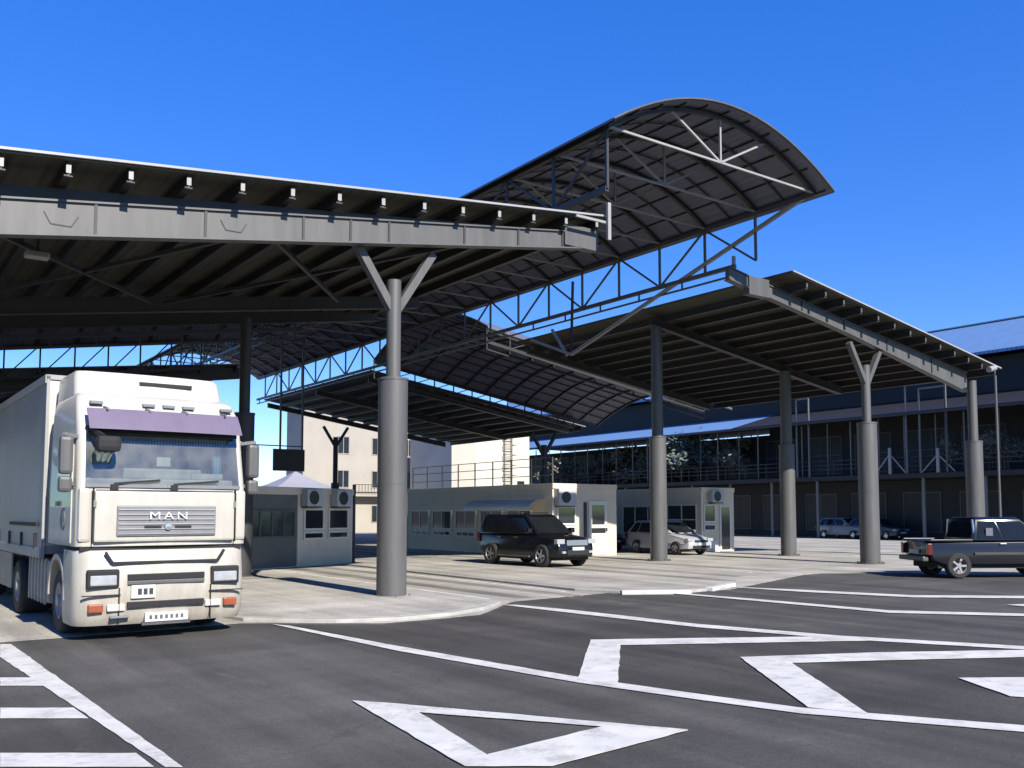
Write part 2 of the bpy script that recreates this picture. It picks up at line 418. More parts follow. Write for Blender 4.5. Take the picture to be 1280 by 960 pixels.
def column(th, v, u, zbeam, zs=4.75, rs=.33, r=.16, arms=True, base_z=0.0, m=STEEL):
    k = MB(); k.tube((v, u, base_z), (v, u, base_z + zs), rs, rs, 24)
    c = k.build('column', m, th, smooth=True)
    k = MB(); k.lathe((v, u, base_z), (0, 0, 1), [(0, rs + .14), (.05, rs + .14), (.05, rs)], 24); k.build('base_plate', m, c)
    for j in range(6):
        a_ = j * math.pi / 3 + .3; k = MB(); k.tube((v + (rs + .08) * math.cos(a_), u + (rs + .08) * math.sin(a_), base_z + .05), (v + (rs + .08) * math.cos(a_), u + (rs + .08) * math.sin(a_), base_z + .1), .022, .022, 6); k.build('anchor_bolt', m, c)
    k = MB(); k.lathe((v, u, base_z), (0, 0, 1), [(zs * .52, rs), (zs * .52 + .006, rs + .004), (zs * .52 + .018, rs + .004), (zs * .52 + .024, rs)], 24); k.build('weld_seam', m, c)
    top = zbeam - .75 if arms else zbeam
    k = MB(); k.lathe((v, u, base_z), (0, 0, 1), [(zs - .01, .01), (zs, rs + .015), (zs + .05, rs + .015), (zs + .06, r), (top, r), (top + .01, .01)], 20)
    k.build('shaft', m, c, smooth=True)
    if arms:
        for s in (-1, 1):
            k = MB(); k.bar((v, u, top - .75), (v + s * .98, u, zbeam), .17, .19, (0, 1, 0)); k.build('strut', m, c)
    return c
def roof(th, zf, v0, v1, ua, ub, u1, rise, purl=1.02, front_caps=True, capm=None):
    """sheet roof on purlins; ua/ub = front edge at v0/v1"""
    s = MB(); t = .07
    pts = [(v0, ua), (v1, ub), (v1, u1), (v0, u1)]
    s.add([(v, u, zf(v) + rise) for v, u in pts] + [(v, u, zf(v) + rise + t) for v, u in pts],
          [(3,2,1,0),(4,5,6,7),(0,1,5,4),(1,2,6,5),(2,3,7,6),(3,0,4,7)])
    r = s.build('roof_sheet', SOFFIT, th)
    k = MB(); k.bar((v0, ua - .02, zf(v0) + rise + .06), (v1, ub - .02, zf(v1) + rise + .05), .05, .045); k.build('edge_trim', TRIM, r)
    n = int((v1 - v0 - .3) / purl)
    for i in range(n + 1):
        v = v1 - .25 - i * purl; uf = ua + (ub - ua) * (v - v0) / (v1 - v0) + .12
        k = MB(); z = zf(v) + rise
        k.box(v - .02, v + .02, uf, u1 - .1, z - .24, z - .004); k.box(v - .07, v + .07, uf, u1 - .1, z - .265, z - .24)
        p = k.build('purlin', STEEL_DK, th)
        if front_caps:
            k = MB(); k.box(v - .04, v + .04, uf - .02, uf, z - .21, z - .06); k.build('sunlit_end', capm or STEEL_LT, p)  # paler cap: sunlight on the purlin end put into the colour
    return r

# --- near left canopy
c1 = site_thing('steel_canopy', 'near grey steel canopy, its long beam resting on the foreground column above the truck', 'canopy', (9.4, U1, 0))
vB1 = B1.x
bo, dep1 = beam(c1, z1, -7, vB1, U1, .78, .40)
for px in (118, 255, 377, 436, 484, 578, 645, 700):
    p = hit_u(px, 285, U1); k = MB(); z = z1(p.x); d = dep1(p.x) / 2
    k.box(p.x - .025, p.x + .025, U1 - .11, U1 - .081, z - d + .02, z + d - .02); k.build('stiffener', STEEL_DK, bo)
for px in (75, 290):
    p = hit_u(px, 285, U1); k = MB(); z = z1(p.x) + dep1(p.x) * .12; r_ = dep1(p.x) * .36; u_ = U1 - .083
    pts = [(-1.25, 0), (-.75, -.9), (.75, -.9), (1.25, 0)]
    for (a0, b0), (a1_, b1_) in zip(pts, pts[1:]):
        k.bar((p.x + a0 * r_, u_, z + b0 * r_), (p.x + a1_ * r_, u_, z + b1_ * r_), .02, .018, (0, 1, 0))
    k.build('web_seam', STEEL_DK, bo)
# end box and upright at the right end of the beam
k = MB(); k.box(vB1 - 1.05, vB1 + .02, U1 - .14, U1 + .12, z1(vB1) - .28, z1(vB1) + .26); k.build('end_box', STEEL, bo)
k = MB(); k.box(vB1 - .05, vB1 + .05, U1 - .62, U1 - .55, z1(vB1) - .1, z1(vB1) + .85); k.build('end_post', STEEL_LT, c1)
k = MB(); k.bar((vB1 - 1, U1 - .5, z1(vB1) + .36), (vB1 + .05, U1 - .5, z1(vB1) + .36), .06); k.build('end_rail', STEEL_LT, c1)
p_l, p_r = hit_u(0, 183, 16.75), hit_u(742, 268, 17.2)
kz = (p_r.z - p_l.z) / (p_r.x - p_l.x)
zr1 = lambda v: p_l.z + kz * (v - p_l.x)
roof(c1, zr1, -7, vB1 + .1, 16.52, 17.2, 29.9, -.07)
def bearer(th, zf, dep, zr, v0, v1, u):   # dark secondary girder between main beam and purlins
    k = MB(); n = 8
    for i in range(n):
        a_, b_ = v0 + (v1 - v0) * i / n, v0 + (v1 - v0) * (i + 1) / n
        lo = [zf(v) + dep(v) / 2 + .01 for v in (a_, b_)]; hi = [zr(v) - .35 for v in (a_, b_)]
        if hi[0] - lo[0] < .02 or hi[1] - lo[1] < .02: continue
        k.slab([(a_, u, lo[0]), (b_, u, lo[1]), (b_, u, hi[1]), (a_, u, hi[0])], (0, 1, 0), .1)
    if k.v: k.build('bearing_girder', STEEL_DK, th)
bearer(c1, z1, dep1, zr1, -7, vB1, U1 + .02)
beam(c1, lambda v: z1(v) + .1, -7, vB1, 26.6, .45, .35, 'inner_beam', STEEL_DK)
beam(c1, lambda v: z1(v) + .2, -7, vB1, 29.6, .4, .4, 'rear_beam', STEEL_DK)
pc = ground(489, 748)
column(c1, pc.x, pc.y, z1(pc.x) - dep1(pc.x) / 2, 4.75, .325)
column(c1, 9.35, 26.7, z1(9.4) - .3, 4.75, .3, .16, False, 0, STEEL_DK)  # same steel as the front column, its shade put into the darker colour
column(c1, -1.9, U1, z1(-1.9) - .3); column(c1, -1.9, 26.7, z1(-1.9) - .3)
k = MB()
for a_, b_ in (((1.5, 18.2), (6.5, 26)), ((6.5, 18.2), (1.5, 26)), ((6.8, 18.2), (12, 26)), ((12, 18.2), (6.8, 26))):
    k.bar((a_[0], a_[1], z1(a_[0]) + .05), (b_[0], b_[1], z1(b_[0]) + .05), .09, .09)
k.build('wind_brace', STEEL_DK, c1)
p = hit_u(47, 319, 19.6); k = MB(); k.box(p.x - .22, p.x + .2, 19.45, 19.75, p.z - .06, p.z + .05); fl = k.build('floodlight', STEEL_LT, c1, bevel=.02)
k = MB(); k.bar(p + Vector((0, 0, .05)), p + Vector((0, 0, .75)), .04); k.build('bracket', STEEL_DK, fl)

# --- near right canopy
c2 = site_thing('steel_canopy', 'right steel canopy sloping down towards the pickup, on two light sleeved front columns', 'canopy', (30.3, U2, 0))
vA2, vB2 = A2.x, B2.x
bo, dep2 = beam(c2, z2, vA2, vB2, U2, .40, .78, mid=(.45, .40))
for px in (945, 1000, 1052, 1105, 1160):
    p = hit_u(px, 400, U2); k = MB(); z = z2(p.x); d = dep2(p.x) / 2
    k.box(p.x - .03, p.x + .03, U2 - .11, U2 - .081, z - d + .02, z + d - .02); k.build('stiffener', STEEL_DK, bo)
k = MB(); k.box(vA2 + .9, vA2 + 1.9, U2 - .14, U2 + .13, z2(vA2 + 1.4) - .33, z2(vA2 + 1.4) + .27); k.build('end_box', STEEL, bo)
q_l, q_r = hit_u(990, 338, U2 - .9), hit_u(1249, 459, U2 - .9)
kz2 = (q_r.z - q_l.z) / (q_r.x - q_l.x)
zr2 = lambda v: q_l.z + kz2 * (v - q_l.x)
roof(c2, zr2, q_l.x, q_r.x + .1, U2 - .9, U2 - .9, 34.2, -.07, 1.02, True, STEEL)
bearer(c2, z2, dep2, zr2, q_l.x, vB2, U2 + .02)
for u in (25.6, 33.6): beam(c2, lambda v: zr2(v) - .47, q_l.x + .2, vB2, u, .24, .3, 'inner_beam', STEEL_DK)
pc = ground(1071, 704); column(c2, pc.x, U2 + .05, z2(pc.x) - .3, 5.1, .35)
pc2 = hit_u(1217, 560, U2); column(c2, pc2.x, U2, z2(vB2) + .1, 4.75, .34, .19, False)
pc = hit_u(823, 640, 25.7); column(c2, pc.x, 25.7, zr2(pc.x) - .55, 4.75, .33, .22, False)
pc = hit_u(985, 640, 25.5); column(c2, pc.x, 25.5, zr2(pc.x) - .55, 4.75, .33, .24, False)
k = MB(); p = hit_u(1238, 470, U2); q = hit_u(1238, 640, U2); k.tube((p.x, U2 - .2, p.z), (p.x, U2 - .2, .1), .05); k.build('downpipe', STEEL, c2)
k = MB(); p = hit_u(1236, 462, U2 - 1.2); k.tube(p, p + Vector((.5, 0, .12)), .12, .1, 10); k.build('gutter_outlet', STEEL_LT, c2)

# --- main vault between the two rows
UF, UE = 16.6, 64.0
vt = site_thing('vaulted_roof', 'long barrel vaulted roof of dark sheet with lattice trusses, arching above the middle lanes', 'vault', ((VL + VR) / 2, UF, 0))
def arc(t, lift=0.0):
    t2 = -.035 + t * 1.07
    return VL + (VR - VL) * t2, ZS + 4 * SAG * t2 * (1 - t2) + lift
NA = 20
k = MB()
k.loft([[(arc(i / NA)[0], UF - .35, arc(i / NA)[1] + .09) for i in range(NA + 1)] + [(arc(i / NA)[0], UF - .35, arc(i / NA)[1] + .15) for i in range(NA, -1, -1)],
        [(arc(i / NA)[0], UE, arc(i / NA)[1] + .09) for i in range(NA + 1)] + [(arc(i / NA)[0], UE, arc(i / NA)[1] + .15) for i in range(NA, -1, -1)]])
sk = k.build('vault_skin', VAULT, vt)
k = MB()
for i in range(NA):
    a_, b_ = arc(i / NA), arc((i + 1) / NA); k.bar((a_[0], UF - .37, a_[1] + .12), (b_[0], UF - .37, b_[1] + .12), .04, .09, (0, 1, 0))
k.build('edge_trim', STEEL, sk)
for i in range(0, 11):
    t = .02 + .096 * i; a_ = arc(t); k = MB(); k.bar((a_[0], UF - .2, a_[1] + .06), (a_[0], UE, a_[1] + .06), .035, .05); k.build('purlin', STEEL_DK, vt)
VM = (VL + VR) / 2
def rib(u, tie=True, m=STEEL_DK, mt=STEEL_LT):
    k = MB()
    for i in range(NA):
        a_, b_ = arc(.03 + .94 * i / NA), arc(.03 + .94 * (i + 1) / NA); k.bar((a_[0], u, a_[1]), (b_[0], u, b_[1]), .09, .12, (0, 1, 0))
    rb = k.build('arch_rib', m, vt)
    k = MB(); k.bar((VL, u, ZS), (VR, u, ZS), .055, .055); k.build('tie_rod', mt, rb)
    k = MB(); k.bar((VM, u, ZS), (VM, u, ZS + SAG - .05), .06); k.build('king_post', mt, rb)
    for s, t in ((-1, .27), (1, .73)):
        a_ = arc((t + .035) / 1.07); k = MB(); k.bar((VM, u, ZS), (a_[0], u, a_[1]), .055); k.build('strut', mt, rb)
us = [UF + .15]
while us[-1] < UE - 2.2: us.append(us[-1] + 2.15)
for u in us: rib(u)
for u in us[:-1]:
    k = MB()
    for i in range(NA):
        a_, b_ = arc(.03 + .94 * i / NA, .03), arc(.03 + .94 * (i + 1) / NA, .03); k.bar((a_[0], u + 1.075, a_[1]), (b_[0], u + 1.075, b_[1]), .03, .05, (0, 1, 0))
    k.build('secondary_rib', STEEL_DK, vt)
def truss(v, zt, zb, u0, u1, bay, name='side_truss', m=STEEL_DK):
    k = MB(); k.bar((v, u0, zt), (v, u1, zt), .13, .14); k.bar((v, u0 + (3.0 if v > VM else 0), zb), (v, u1, zb), .12, .13)
    k.bar((v, u0 + 3.4, zb - .3), (v, u1, zb - .3), .06, .06)
    t = k.build(name, m, vt)
    n = int((u1 - u0) / bay)
    for i in range(n + 1):
        u = u0 + i * bay
        if i or v < VM: k = MB(); k.bar((v, u, zt), (v, u, zb), .07, .07); k.build('truss_post', m, t)
        if i == 0 and v > VM: pass
        elif i < n and i % 2 == 0:
            k = MB(); k.bar((v, u, zt), (v, u + bay, zb), .06, .06); k.build('truss_diagonal', m, t)
        elif i < n:
            k = MB(); k.bar((v, u, zb), (v, u + bay, zt), .06, .06); k.build('truss_diagonal', m, t)
        if i > 1: k = MB(); k.bar((v, u + bay * .5, zb), (v, u + bay * .5, zb - .3), .05, .05); k.build('rail_stub', m, t)
ZTB = hit_v(915, 334, VR).z
print('truss bottom', ZTB, 'eave', ZS, 'VL,VR', VL, VR)
truss(VR, ZS - .05, ZTB, UF + .2, 63.5, 2.15, m=STEEL)
truss(VL, ZS - .05, ZTB, UF + .2, 63.5, 2.15)
# bright suspended strut frame below the right-hand truss
N = hit_v(714, 443, VR); E = Vector((VR, UF + .3, ZS)); S1 = hit_v(664, 425, VR); S2 = hit_v(690, 412, VR); T = hit_v(716, 352, VR)
k = MB(); k.bar(E, N, .10, .12); st = k.build('hanging_strut', STEEL_LT, vt)
k = MB(); k.bar(N, S1, .1, .1); k.build('strut_arm', STEEL_LT, st)
k = MB(); k.bar(N + Vector((0, .25, 0)), S2, .09, .09); k.build('strut_arm', STEEL_LT, st)
k = MB(); k.bar(N, T, .08, .08); k.build('hanger', STEEL_DK, st)
k = MB(); e2 = hit_v(917, 318, VR); k.bar(Vector((VR, e2.y, ZTB - .1)), Vector((VR, e2.y, ZTB + .35)), .09); k.build('hanger', STEEL_LT, st)

# --- cross vaults over the checkpoints, sloping with the canopies
def cross_vault(label, zf, v0, v1, u0, u1, raise_, sag, trz, base):
    th = site_thing('vaulted_roof', label, 'vault', base)
    n = 16
    def a(i):
        t = i / n; return u0 + (u1 - u0) * t, raise_ + 4 * sag * t * (1 - t)
    k = MB()
    k.loft([[(v, a(i)[0], zf(v) + a(i)[1]) for i in range(n + 1)] + [(v, a(i)[0], zf(v) + a(i)[1] + .07) for i in range(n, -1, -1)] for v in (v0, v1)])
    s = k.build('vault_skin', VAULT, th)
    k = MB()
    for i in range(n):
        k.bar((v1 + .02, a(i)[0], zf(v1) + a(i)[1] + .03), (v1 + .02, a(i + 1)[0], zf(v1) + a(i + 1)[1] + .03), .05, .1, (0, 1, 0))
    k.build('edge_trim', STEEL_DK, s)
    nr = int((v1 - v0) / 1.45)
    for j in range(nr + 1):
        v = v0 + .05 + j * (v1 - v0 - .1) / nr; k = MB()
        for i in range(n): k.bar((v, a(i)[0], zf(v) + a(i)[1] - .06), (v, a(i + 1)[0], zf(v) + a(i + 1)[1] - .06), .07, .1, (1, 0, 0))
        k.build('arch_rib', STEEL_DK, th)
    for i in range(0, n + 1):
        k = MB(); k.bar((v0, a(i)[0], zf(v0) + a(i)[1] - .03), (v1, a(i)[0], zf(v1) + a(i)[1] - .03), .05, .06); k.build('purlin', STEEL_DK, th)
    v1 -= 2.2
    for u in (u0 + .1, u1 - .1):
        k = MB(); k.bar((v0, u, zf(v0) + raise_ - .1), (v1, u, zf(v1) + raise_ - .1), .12, .14); k.bar((v0, u, zf(v0) + trz), (v1, u, zf(v1) + trz), .12, .14)
        k.bar((v0, u, zf(v0) + trz - .35), (v1, u, zf(v1) + trz - .35), .06, .06)
        t = k.build('side_truss', STEEL_DK, th)
        nb = int((v1 - v0) / 1.25)
        for j in range(nb + 1):
            v = v0 + j * (v1 - v0) / nb; vn = v0 + (j + 1) * (v1 - v0) / nb
            k = MB(); k.bar((v, u, zf(v) + raise_), (v, u, zf(v) + trz - .35), .06); k.build('truss_post', STEEL_DK, t)
            if j < nb: k = MB(); k.bar((v, u, zf(v) + trz), (vn, u, zf(vn) + raise_), .05); k.build('truss_diagonal', STEEL_DK, t)
    return th
cross_vault('shallow dark vaulted roof over the booths behind the right canopy', z2, VR + .4, 40.2, 34.8, 46.3, 1.0, 1.5, .35, (30, 40, 0))
cross_vault('far dark vaulted roof glimpsed in a strip above the truck trailer', z1, -16, VL - .3, 30.4, 41.4, 1.2, 1.5, -.1, (3, 36, 0))

# --- far canopies of both rows
c3 = site_thing('steel_canopy', 'far dark steel canopy beyond the booths, ending near the pale tent roof', 'canopy', (30, 55, 0))
roof(c3, zr2, VR + .5, 39.5, 46.8, 46.8, 63.5, -.07, 1.3, False)
for u in (47.3, 54.6, 63.0): beam(c3, lambda v: zr2(v) - .45, VR + .6, 38.5, u, .28, .32, 'cross_beam', STEEL_DK)
pc = hit_u(680, 600, 47.3); column(c3, 29.0, 63.0, z2(29) - .3, 4.0, .3, .18, True, 0, STEEL_DK)
column(c3, pc.x, 47.3, z2(pc.x) - .3, 4.5, .32, .2, True, 0, STEEL_DK); column(c3, 29, 54.6, z2(29) - .3, 4.2, .32, .18, True, 0, STEEL_DK)
c4 = site_thing('steel_canopy', 'far dark steel canopy behind the truck trailer at the left edge', 'canopy', (5, 50, 0))
roof(c4, lambda v: zr1(v) - .5, -18, VL - .4, 41.8, 41.8, 62, -.07, 1.6, False)
for u in (42.3, 51, 61.5): beam(c4, lambda v: z1(v) - .3, -18, VL - .4, u, .6, .5, 'cross_beam', STEEL_DK)
for v, u in ((9.4, 42.3), (9.4, 51), (9.4, 61.5), (-2, 42.3), (-2, 51)): column(c4, v, u, z1(v) - .6, 4.5, .32, .17, True, 0, STEEL_DK)
# ------------------------------------------------------------------ booths
def wall_frame(P, Q):
    P, Q = Vector((P[0], P[1], 0)), Vector((Q[0], Q[1], 0)); d = (Q - P).normalized(); n = Vector((d.y, -d.x, 0))   # outward when P->Q runs with the booth on its left
    return P, d, n
def panel(k, fr, a0, a1, zz0, zz1, out0, out1):
    P, d, n = fr
    pts = [P + d * a0 + n * out0, P + d * a1 + n * out0, P + d * a1 + n * out1, P + d * a0 + n * out1]
    k.prism(pts, zz0, zz1)
def window(th, fr, a0, a1, zz0, zz1, nx=1, nz=1, fm=None, pm=None, name='window', f=.06):
    fm = fm or FRAME_W; pm = pm or PANE
    k = MB(); o0, o1 = .003, .05
    panel(k, fr, a0, a0 + f, zz0, zz1, o0, o1); panel(k, fr, a1 - f, a1, zz0, zz1, o0, o1)
    panel(k, fr, a0 + f, a1 - f, zz0, zz0 + f, o0, o1); panel(k, fr, a0 + f, a1 - f, zz1 - f, zz1, o0, o1)
    for i in range(1, nx):
        c = a0 + (a1 - a0) * i / nx; panel(k, fr, c - f * .4, c + f * .4, zz0 + f, zz1 - f, o0, o1 - .006)
    for i in range(1, nz):
        c = zz0 + (zz1 - zz0) * i / nz; panel(k, fr, a0 + f, a1 - f, c - f * .4, c + f * .4, o0, o1 - .010)
    w_ = k.build(name, fm, th)
    k = MB(); panel(k, fr, a0 + f * .5, a1 - f * .5, zz0 + f * .5, zz1 - f * .5, .006, .018); k.build('pane', pm, w_)
    return w_
ACW = mat('aircon_case', (.42, .42, .40), .5, 0, .06)
def aircon(th, fr, a, z, wd=.82, h=.58):
    k = MB(); panel(k, fr, a, a + wd, z, z + h, .04, .34); c = k.build('air_conditioner', ACW, th, bevel=.02)
    P, d, n = fr; q = P + d * (a + wd * .4) + n * .345 + Vector((0, 0, z + h * .5))
    k = MB(); k.lathe(q, n, [(0, .24), (.012, .24), (.014, .20), (.004, .19), (.004, .001)], 24); k.build('fan_grille', STEEL_DK, c)
    k = MB(); panel(k, fr, a + .05, a + wd - .05, z - .06, z - .004, .003, .3); k.build('bracket', STEEL, c)
def booth_shell(th, pts, h, wm=GREYWALL, over=.08, roofm=None, rh=.22):
    n = len(pts)
    k = MB(); k.prism(pts, .0, h - rh); k.build('wall', wm, th)
    cx = sum(p[0] for p in pts) / n; cy = sum(p[1] for p in pts) / n
    ex = [(p[0] + (p[0] - cx) / max(.01, math.hypot(p[0] - cx, p[1] - cy)) * over, p[1] + (p[1] - cy) / max(.01, math.hypot(p[0] - cx, p[1] - cy)) * over) for p in pts]
    k = MB(); k.prism(ex, h - rh, h); k.build('roof', roofm or GREYWALL, th, bevel=.015)
    ex2 = [(p[0] + (cx - p[0]) * -.002, p[1]) for p in pts]
    for i in range(n):
        k = MB(); fr = wall_frame(pts[i], pts[(i + 1) % n]); L_ = (Vector(pts[(i + 1) % n]) - Vector(pts[i])).length
        panel(k, fr, .0, .07, .02, h - rh, .002, .03); k.build('corner_post', FRAME_W, th)
GW_SHADE = mat('booth_panel_shaded', (.11, .108, .092), .6, 0, .1, 1.2)
INT1 = mat('booth_interior_tint', (.06, .07, .06), .12, 0, .5, 1.5)

# first booth beside the truck
P1, P2, P3 = ground(300, 714).to_2d(), ground(371, 709).to_2d(), ground(439, 704).to_2d()
back = Vector((0, 3.0))
kb = site_thing('inspection_booth', 'small grey booth with two air conditioners, beside the parked truck', 'booth', (*P2, 0))
pts = [tuple(P1), tuple(P2), tuple(P3), tuple(P3 + back), tuple(P1 + back * .9)]
booth_shell(kb, pts, 2.72)
fL, fR = wall_frame(P1, P2), wall_frame(P2, P3); LL, LR = (P2 - P1).length, (P3 - P2).length
window(kb, fL, .25, LL - .15, 1.02, 1.95, 4, 1, STEEL, INT1)
k = MB(); panel(k, fL, .08, LL - .02, .04, 2.46, .0005, .0028); k.build('side_shade_panel', GW_SHADE, kb)  # dark sheet that paints the shade over the whole left face
for f0, f1 in ((.10, .46), (.54, .92)):
    window(kb, fR, LR * f0, LR * f1, 1.25, 2.0); window(kb, fR, LR * f0, LR * f1, .92, 1.2)
aircon(kb, fR, LR * .04, 2.08); aircon(kb, fR, LR * .58, 2.08)
k = MB(); P, d, n = fR; e = P + d * (LR + .12); k.tube((e.x, e.y, .0), (e.x, e.y, 2.9), .06); k.build('downpipe', STEEL_DK, kb)

# long booth behind the black off-roader
c = ground(690, 697).to_2d(); W2, L2, H2 = 3.55, 12.3, 3.08
kb = site_thing('inspection_booth', 'long grey booth with a curved awning behind the black off-road car', 'booth', (*c, 0))
pts = [tuple(c), (c.x + W2, c.y), (c.x + W2, c.y + L2), (c.x, c.y + L2)]
booth_shell(kb, pts, H2)
fF, fS = wall_frame(pts[0], pts[1]), wall_frame(pts[3], pts[0])
for i in range(5):
    a = .5 + i * 2.15
    window(kb, fS, a, a + 1.8, 1.05, 1.98, 2, 1); window(kb, fS, a + .1, a + 1.7, .72, 1.0, 3, 1)
window(kb, fF, .25, 1.25, 1.35, 2.12); window(kb, fF, .3, 1.2, .98, 1.28)
k = MB(); panel(k, fF, 1.72, 1.86, .05, 2.3, .003, .06); k.build('downpipe', STEEL_DK, kb)
k = MB(); panel(k, fF, 1.98, 3.0, .06, 2.35, .003, .05); dr = k.build('door', FRAME_W, kb)
k = MB(); panel(k, fF, 2.15, 2.85, 1.35, 2.18, .052, .06); k.build('door_window', PANE, dr)
k = MB(); panel(k, fF, 2.12, 2.9, .98, 1.2, .052, .062); k.build('letter_slot', PANE, dr)
k = MB(); panel(k, fF, 2.3, 2.62, .1, .9, .052, .06); k.build('door_panel', GREYWALL, dr)
k = MB(); panel(k, fF, 2.92, 2.97, 1.05, 1.2, .05, .11); k.build('handle', STEEL_DK, dr)
aircon(kb, fF, .12, 2.15, .95, .7)
k = MB(); P, d, n = fS
rows = []
for j in range(7):
    t = j / 6; out = .05 + .75 * math.sin(t * math.pi / 2); z = 2.42 - .42 * (1 - math.cos(t * math.pi / 2))
    rows.append([P + d * (L2 - 5.6) + n * out + Vector((0, 0, z)), P + d * (L2 - .5) + n * out + Vector((0, 0, z)), P + d * (L2 - .5) + n * out + Vector((0, 0, z - .03)), P + d * (L2 - 5.6) + n * out + Vector((0, 0, z - .03))])
k.loft(rows); k.build('awning', mat('awning_sheet', (.6, .6, .57), .4, 0, .1), kb)
k = MB()
for z in (.35, .75, 1.1): k.bar((c.x + .2, c.y + .2, H2 + z), (c.x + .2, c.y + L2 - .2, H2 + z), .03)
for i in range(9): k.bar((c.x + .2, c.y + .2 + i * 1.48, H2), (c.x + .2, c.y + .2 + i * 1.48, H2 + 1.1), .045)
k.build('roof_railing', STEEL, kb)

# third booth behind the sleeved column
c = ground(877, 690.5).to_2d(); W3, L3, H3 = 2.25, 9.5, 3.05
kb = site_thing('inspection_booth', 'far grey booth behind the silver hatchback and the sleeved column', 'booth', (*c, 0))
pts = [tuple(c), (c.x + W3, c.y), (c.x + W3, c.y + L3), (c.x, c.y + L3)]
booth_shell(kb, pts, H3)
fF, fS = wall_frame(pts[0], pts[1]), wall_frame(pts[3], pts[0])
window(kb, fS, L3 - 2.2, L3 - .25, .8, 2.25, 2, 2); window(kb, fS, L3 - 5.4, L3 - 2.6, .8, 2.2, 3, 1); window(kb, fS, L3 - 8.6, L3 - 5.8, .8, 2.2, 3, 1)
window(kb, fF, .15, .95, 1.4, 2.25); window(kb, fF, .15, .95, 1.0, 1.32)
k = MB(); panel(k, fF, 1.25, 2.05, .04, 2.2, .003, .04); dr = k.build('door', FRAME_W, kb)
k = MB(); panel(k, fF, 1.36, 1.94, .1, 2.12, .042, .05); k.build('door_window', PANE, dr)
k = MB(); panel(k, fF, .3, 1.1, .05, .55, .003, .03); k.build('lower_panel', FRAME_W, kb)
aircon(kb, fF, .45, 2.35, .8, .55)

# ------------------------------------------------------------------ terminal building on the right
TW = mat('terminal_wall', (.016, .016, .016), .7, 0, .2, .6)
TF = mat('terminal_frame', (.13, .13, .12), .5, 0, .1)
BLUE = ribbed('blue_roof_sheet', (.10, .20, .38), .3, 1, .75, 0, .12, .08)
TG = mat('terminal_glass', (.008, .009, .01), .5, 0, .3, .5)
tb = site_thing('terminal_building', 'dark two-storey terminal with blue roof and arcade at the right edge', 'building', (57, 45, 0))
V0 = 57.0
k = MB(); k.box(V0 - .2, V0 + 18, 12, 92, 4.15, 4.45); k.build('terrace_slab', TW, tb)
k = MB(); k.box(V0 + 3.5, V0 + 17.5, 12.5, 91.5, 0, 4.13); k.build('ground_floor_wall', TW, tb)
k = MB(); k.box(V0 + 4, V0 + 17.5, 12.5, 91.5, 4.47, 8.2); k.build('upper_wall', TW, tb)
for i in range(20):
    u = 13 + i * 4.1
    k = MB(); k.tube((V0 + .3, u, 0), (V0 + .3, u, 4.15), .11, .11, 12); k.build('arcade_column', TF, tb)
    k = MB(); k.box(V0 + .25, V0 + .33, u + 1.2, u + 1.28, 4.45, 8.3); k.build('terrace_post', TF, tb)
    k = MB(); k.box(V0 + .25, V0 + .31, u + 3.1, u + 3.16, 4.45, 8.3); k.build('terrace_post', TF, tb)
    fr = ((Vector((V0 + 3.5, u + 3.6, 0))), Vector((0, -1, 0)), Vector((-1, 0, 0)))
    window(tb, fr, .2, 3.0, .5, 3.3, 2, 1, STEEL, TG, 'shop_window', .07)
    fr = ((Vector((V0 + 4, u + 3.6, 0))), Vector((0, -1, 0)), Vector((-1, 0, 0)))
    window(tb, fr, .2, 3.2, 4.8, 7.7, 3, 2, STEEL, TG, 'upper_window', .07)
def tri_roof(name, v0, v1, u0, u1, za, zb, m, th=.2):
    k = MB(); k.slab([(v0, u0, za), (v1, u0, zb), (v1, u1, zb), (v0, u1, za)], (0, 0, 1), th); return k.build(name, m, tb)
r_ = tri_roof('lower_roof', V0 - .6, V0 + 5.5, 49, 92, 8.3, 9.9, BLUE)
tri_roof('lower_roof', V0 - .6, V0 + 5.5, 12, 48.98, 8.3, 9.9, mat('shaded_roof_sheet', (.014, .013, .016), .6))  # near half of the same roof, canopy shade put into a darker colour
k = MB(); k.bar((V0 - .62, 12, 8.36), (V0 - .62, 92, 8.36), .1, .14); k.build('gutter', STEEL_DK, r_)
k = MB(); k.box(V0 + 4.02, V0 + 4.3, 12.5, 48.9, 8.2, 9.3); k.build('wall_head', TW, tb)
k = MB(); k.box(V0 + 5, V0 + 16.5, 14, 90, 9.6, 12.35); k.build('clerestory_wall', TW, tb)
r_ = tri_roof('upper_roof', V0 + 3.9, V0 + 8.5, 12, 92, 12.4, 15.2, BLUE)
k = MB(); k.slab([(V0 + 8.5, 12, 15.2), (V0 + 17, 12, 12.0), (V0 + 17, 92, 12.0), (V0 + 8.5, 92, 15.2)], (0, 0, 1), .2); k.build('rear_roof', BLUE, tb)
k = MB(); k.bar((V0 + 8.5, 12, 15.44), (V0 + 8.5, 92, 15.44), .3, .08); k.build('ridge_cap', TRIM, r_)
k = MB()
for z in (.5, .8, 1.1): k.bar((V0 - .1, 12, 4.45 + z), (V0 - .1, 92, 4.45 + z), .05)
for i in range(41): k.bar((V0 - .1, 12 + i * 2, 4.45), (V0 - .1, 12 + i * 2, 5.55), .05)
k.build('railing', STEEL_DK, tb)
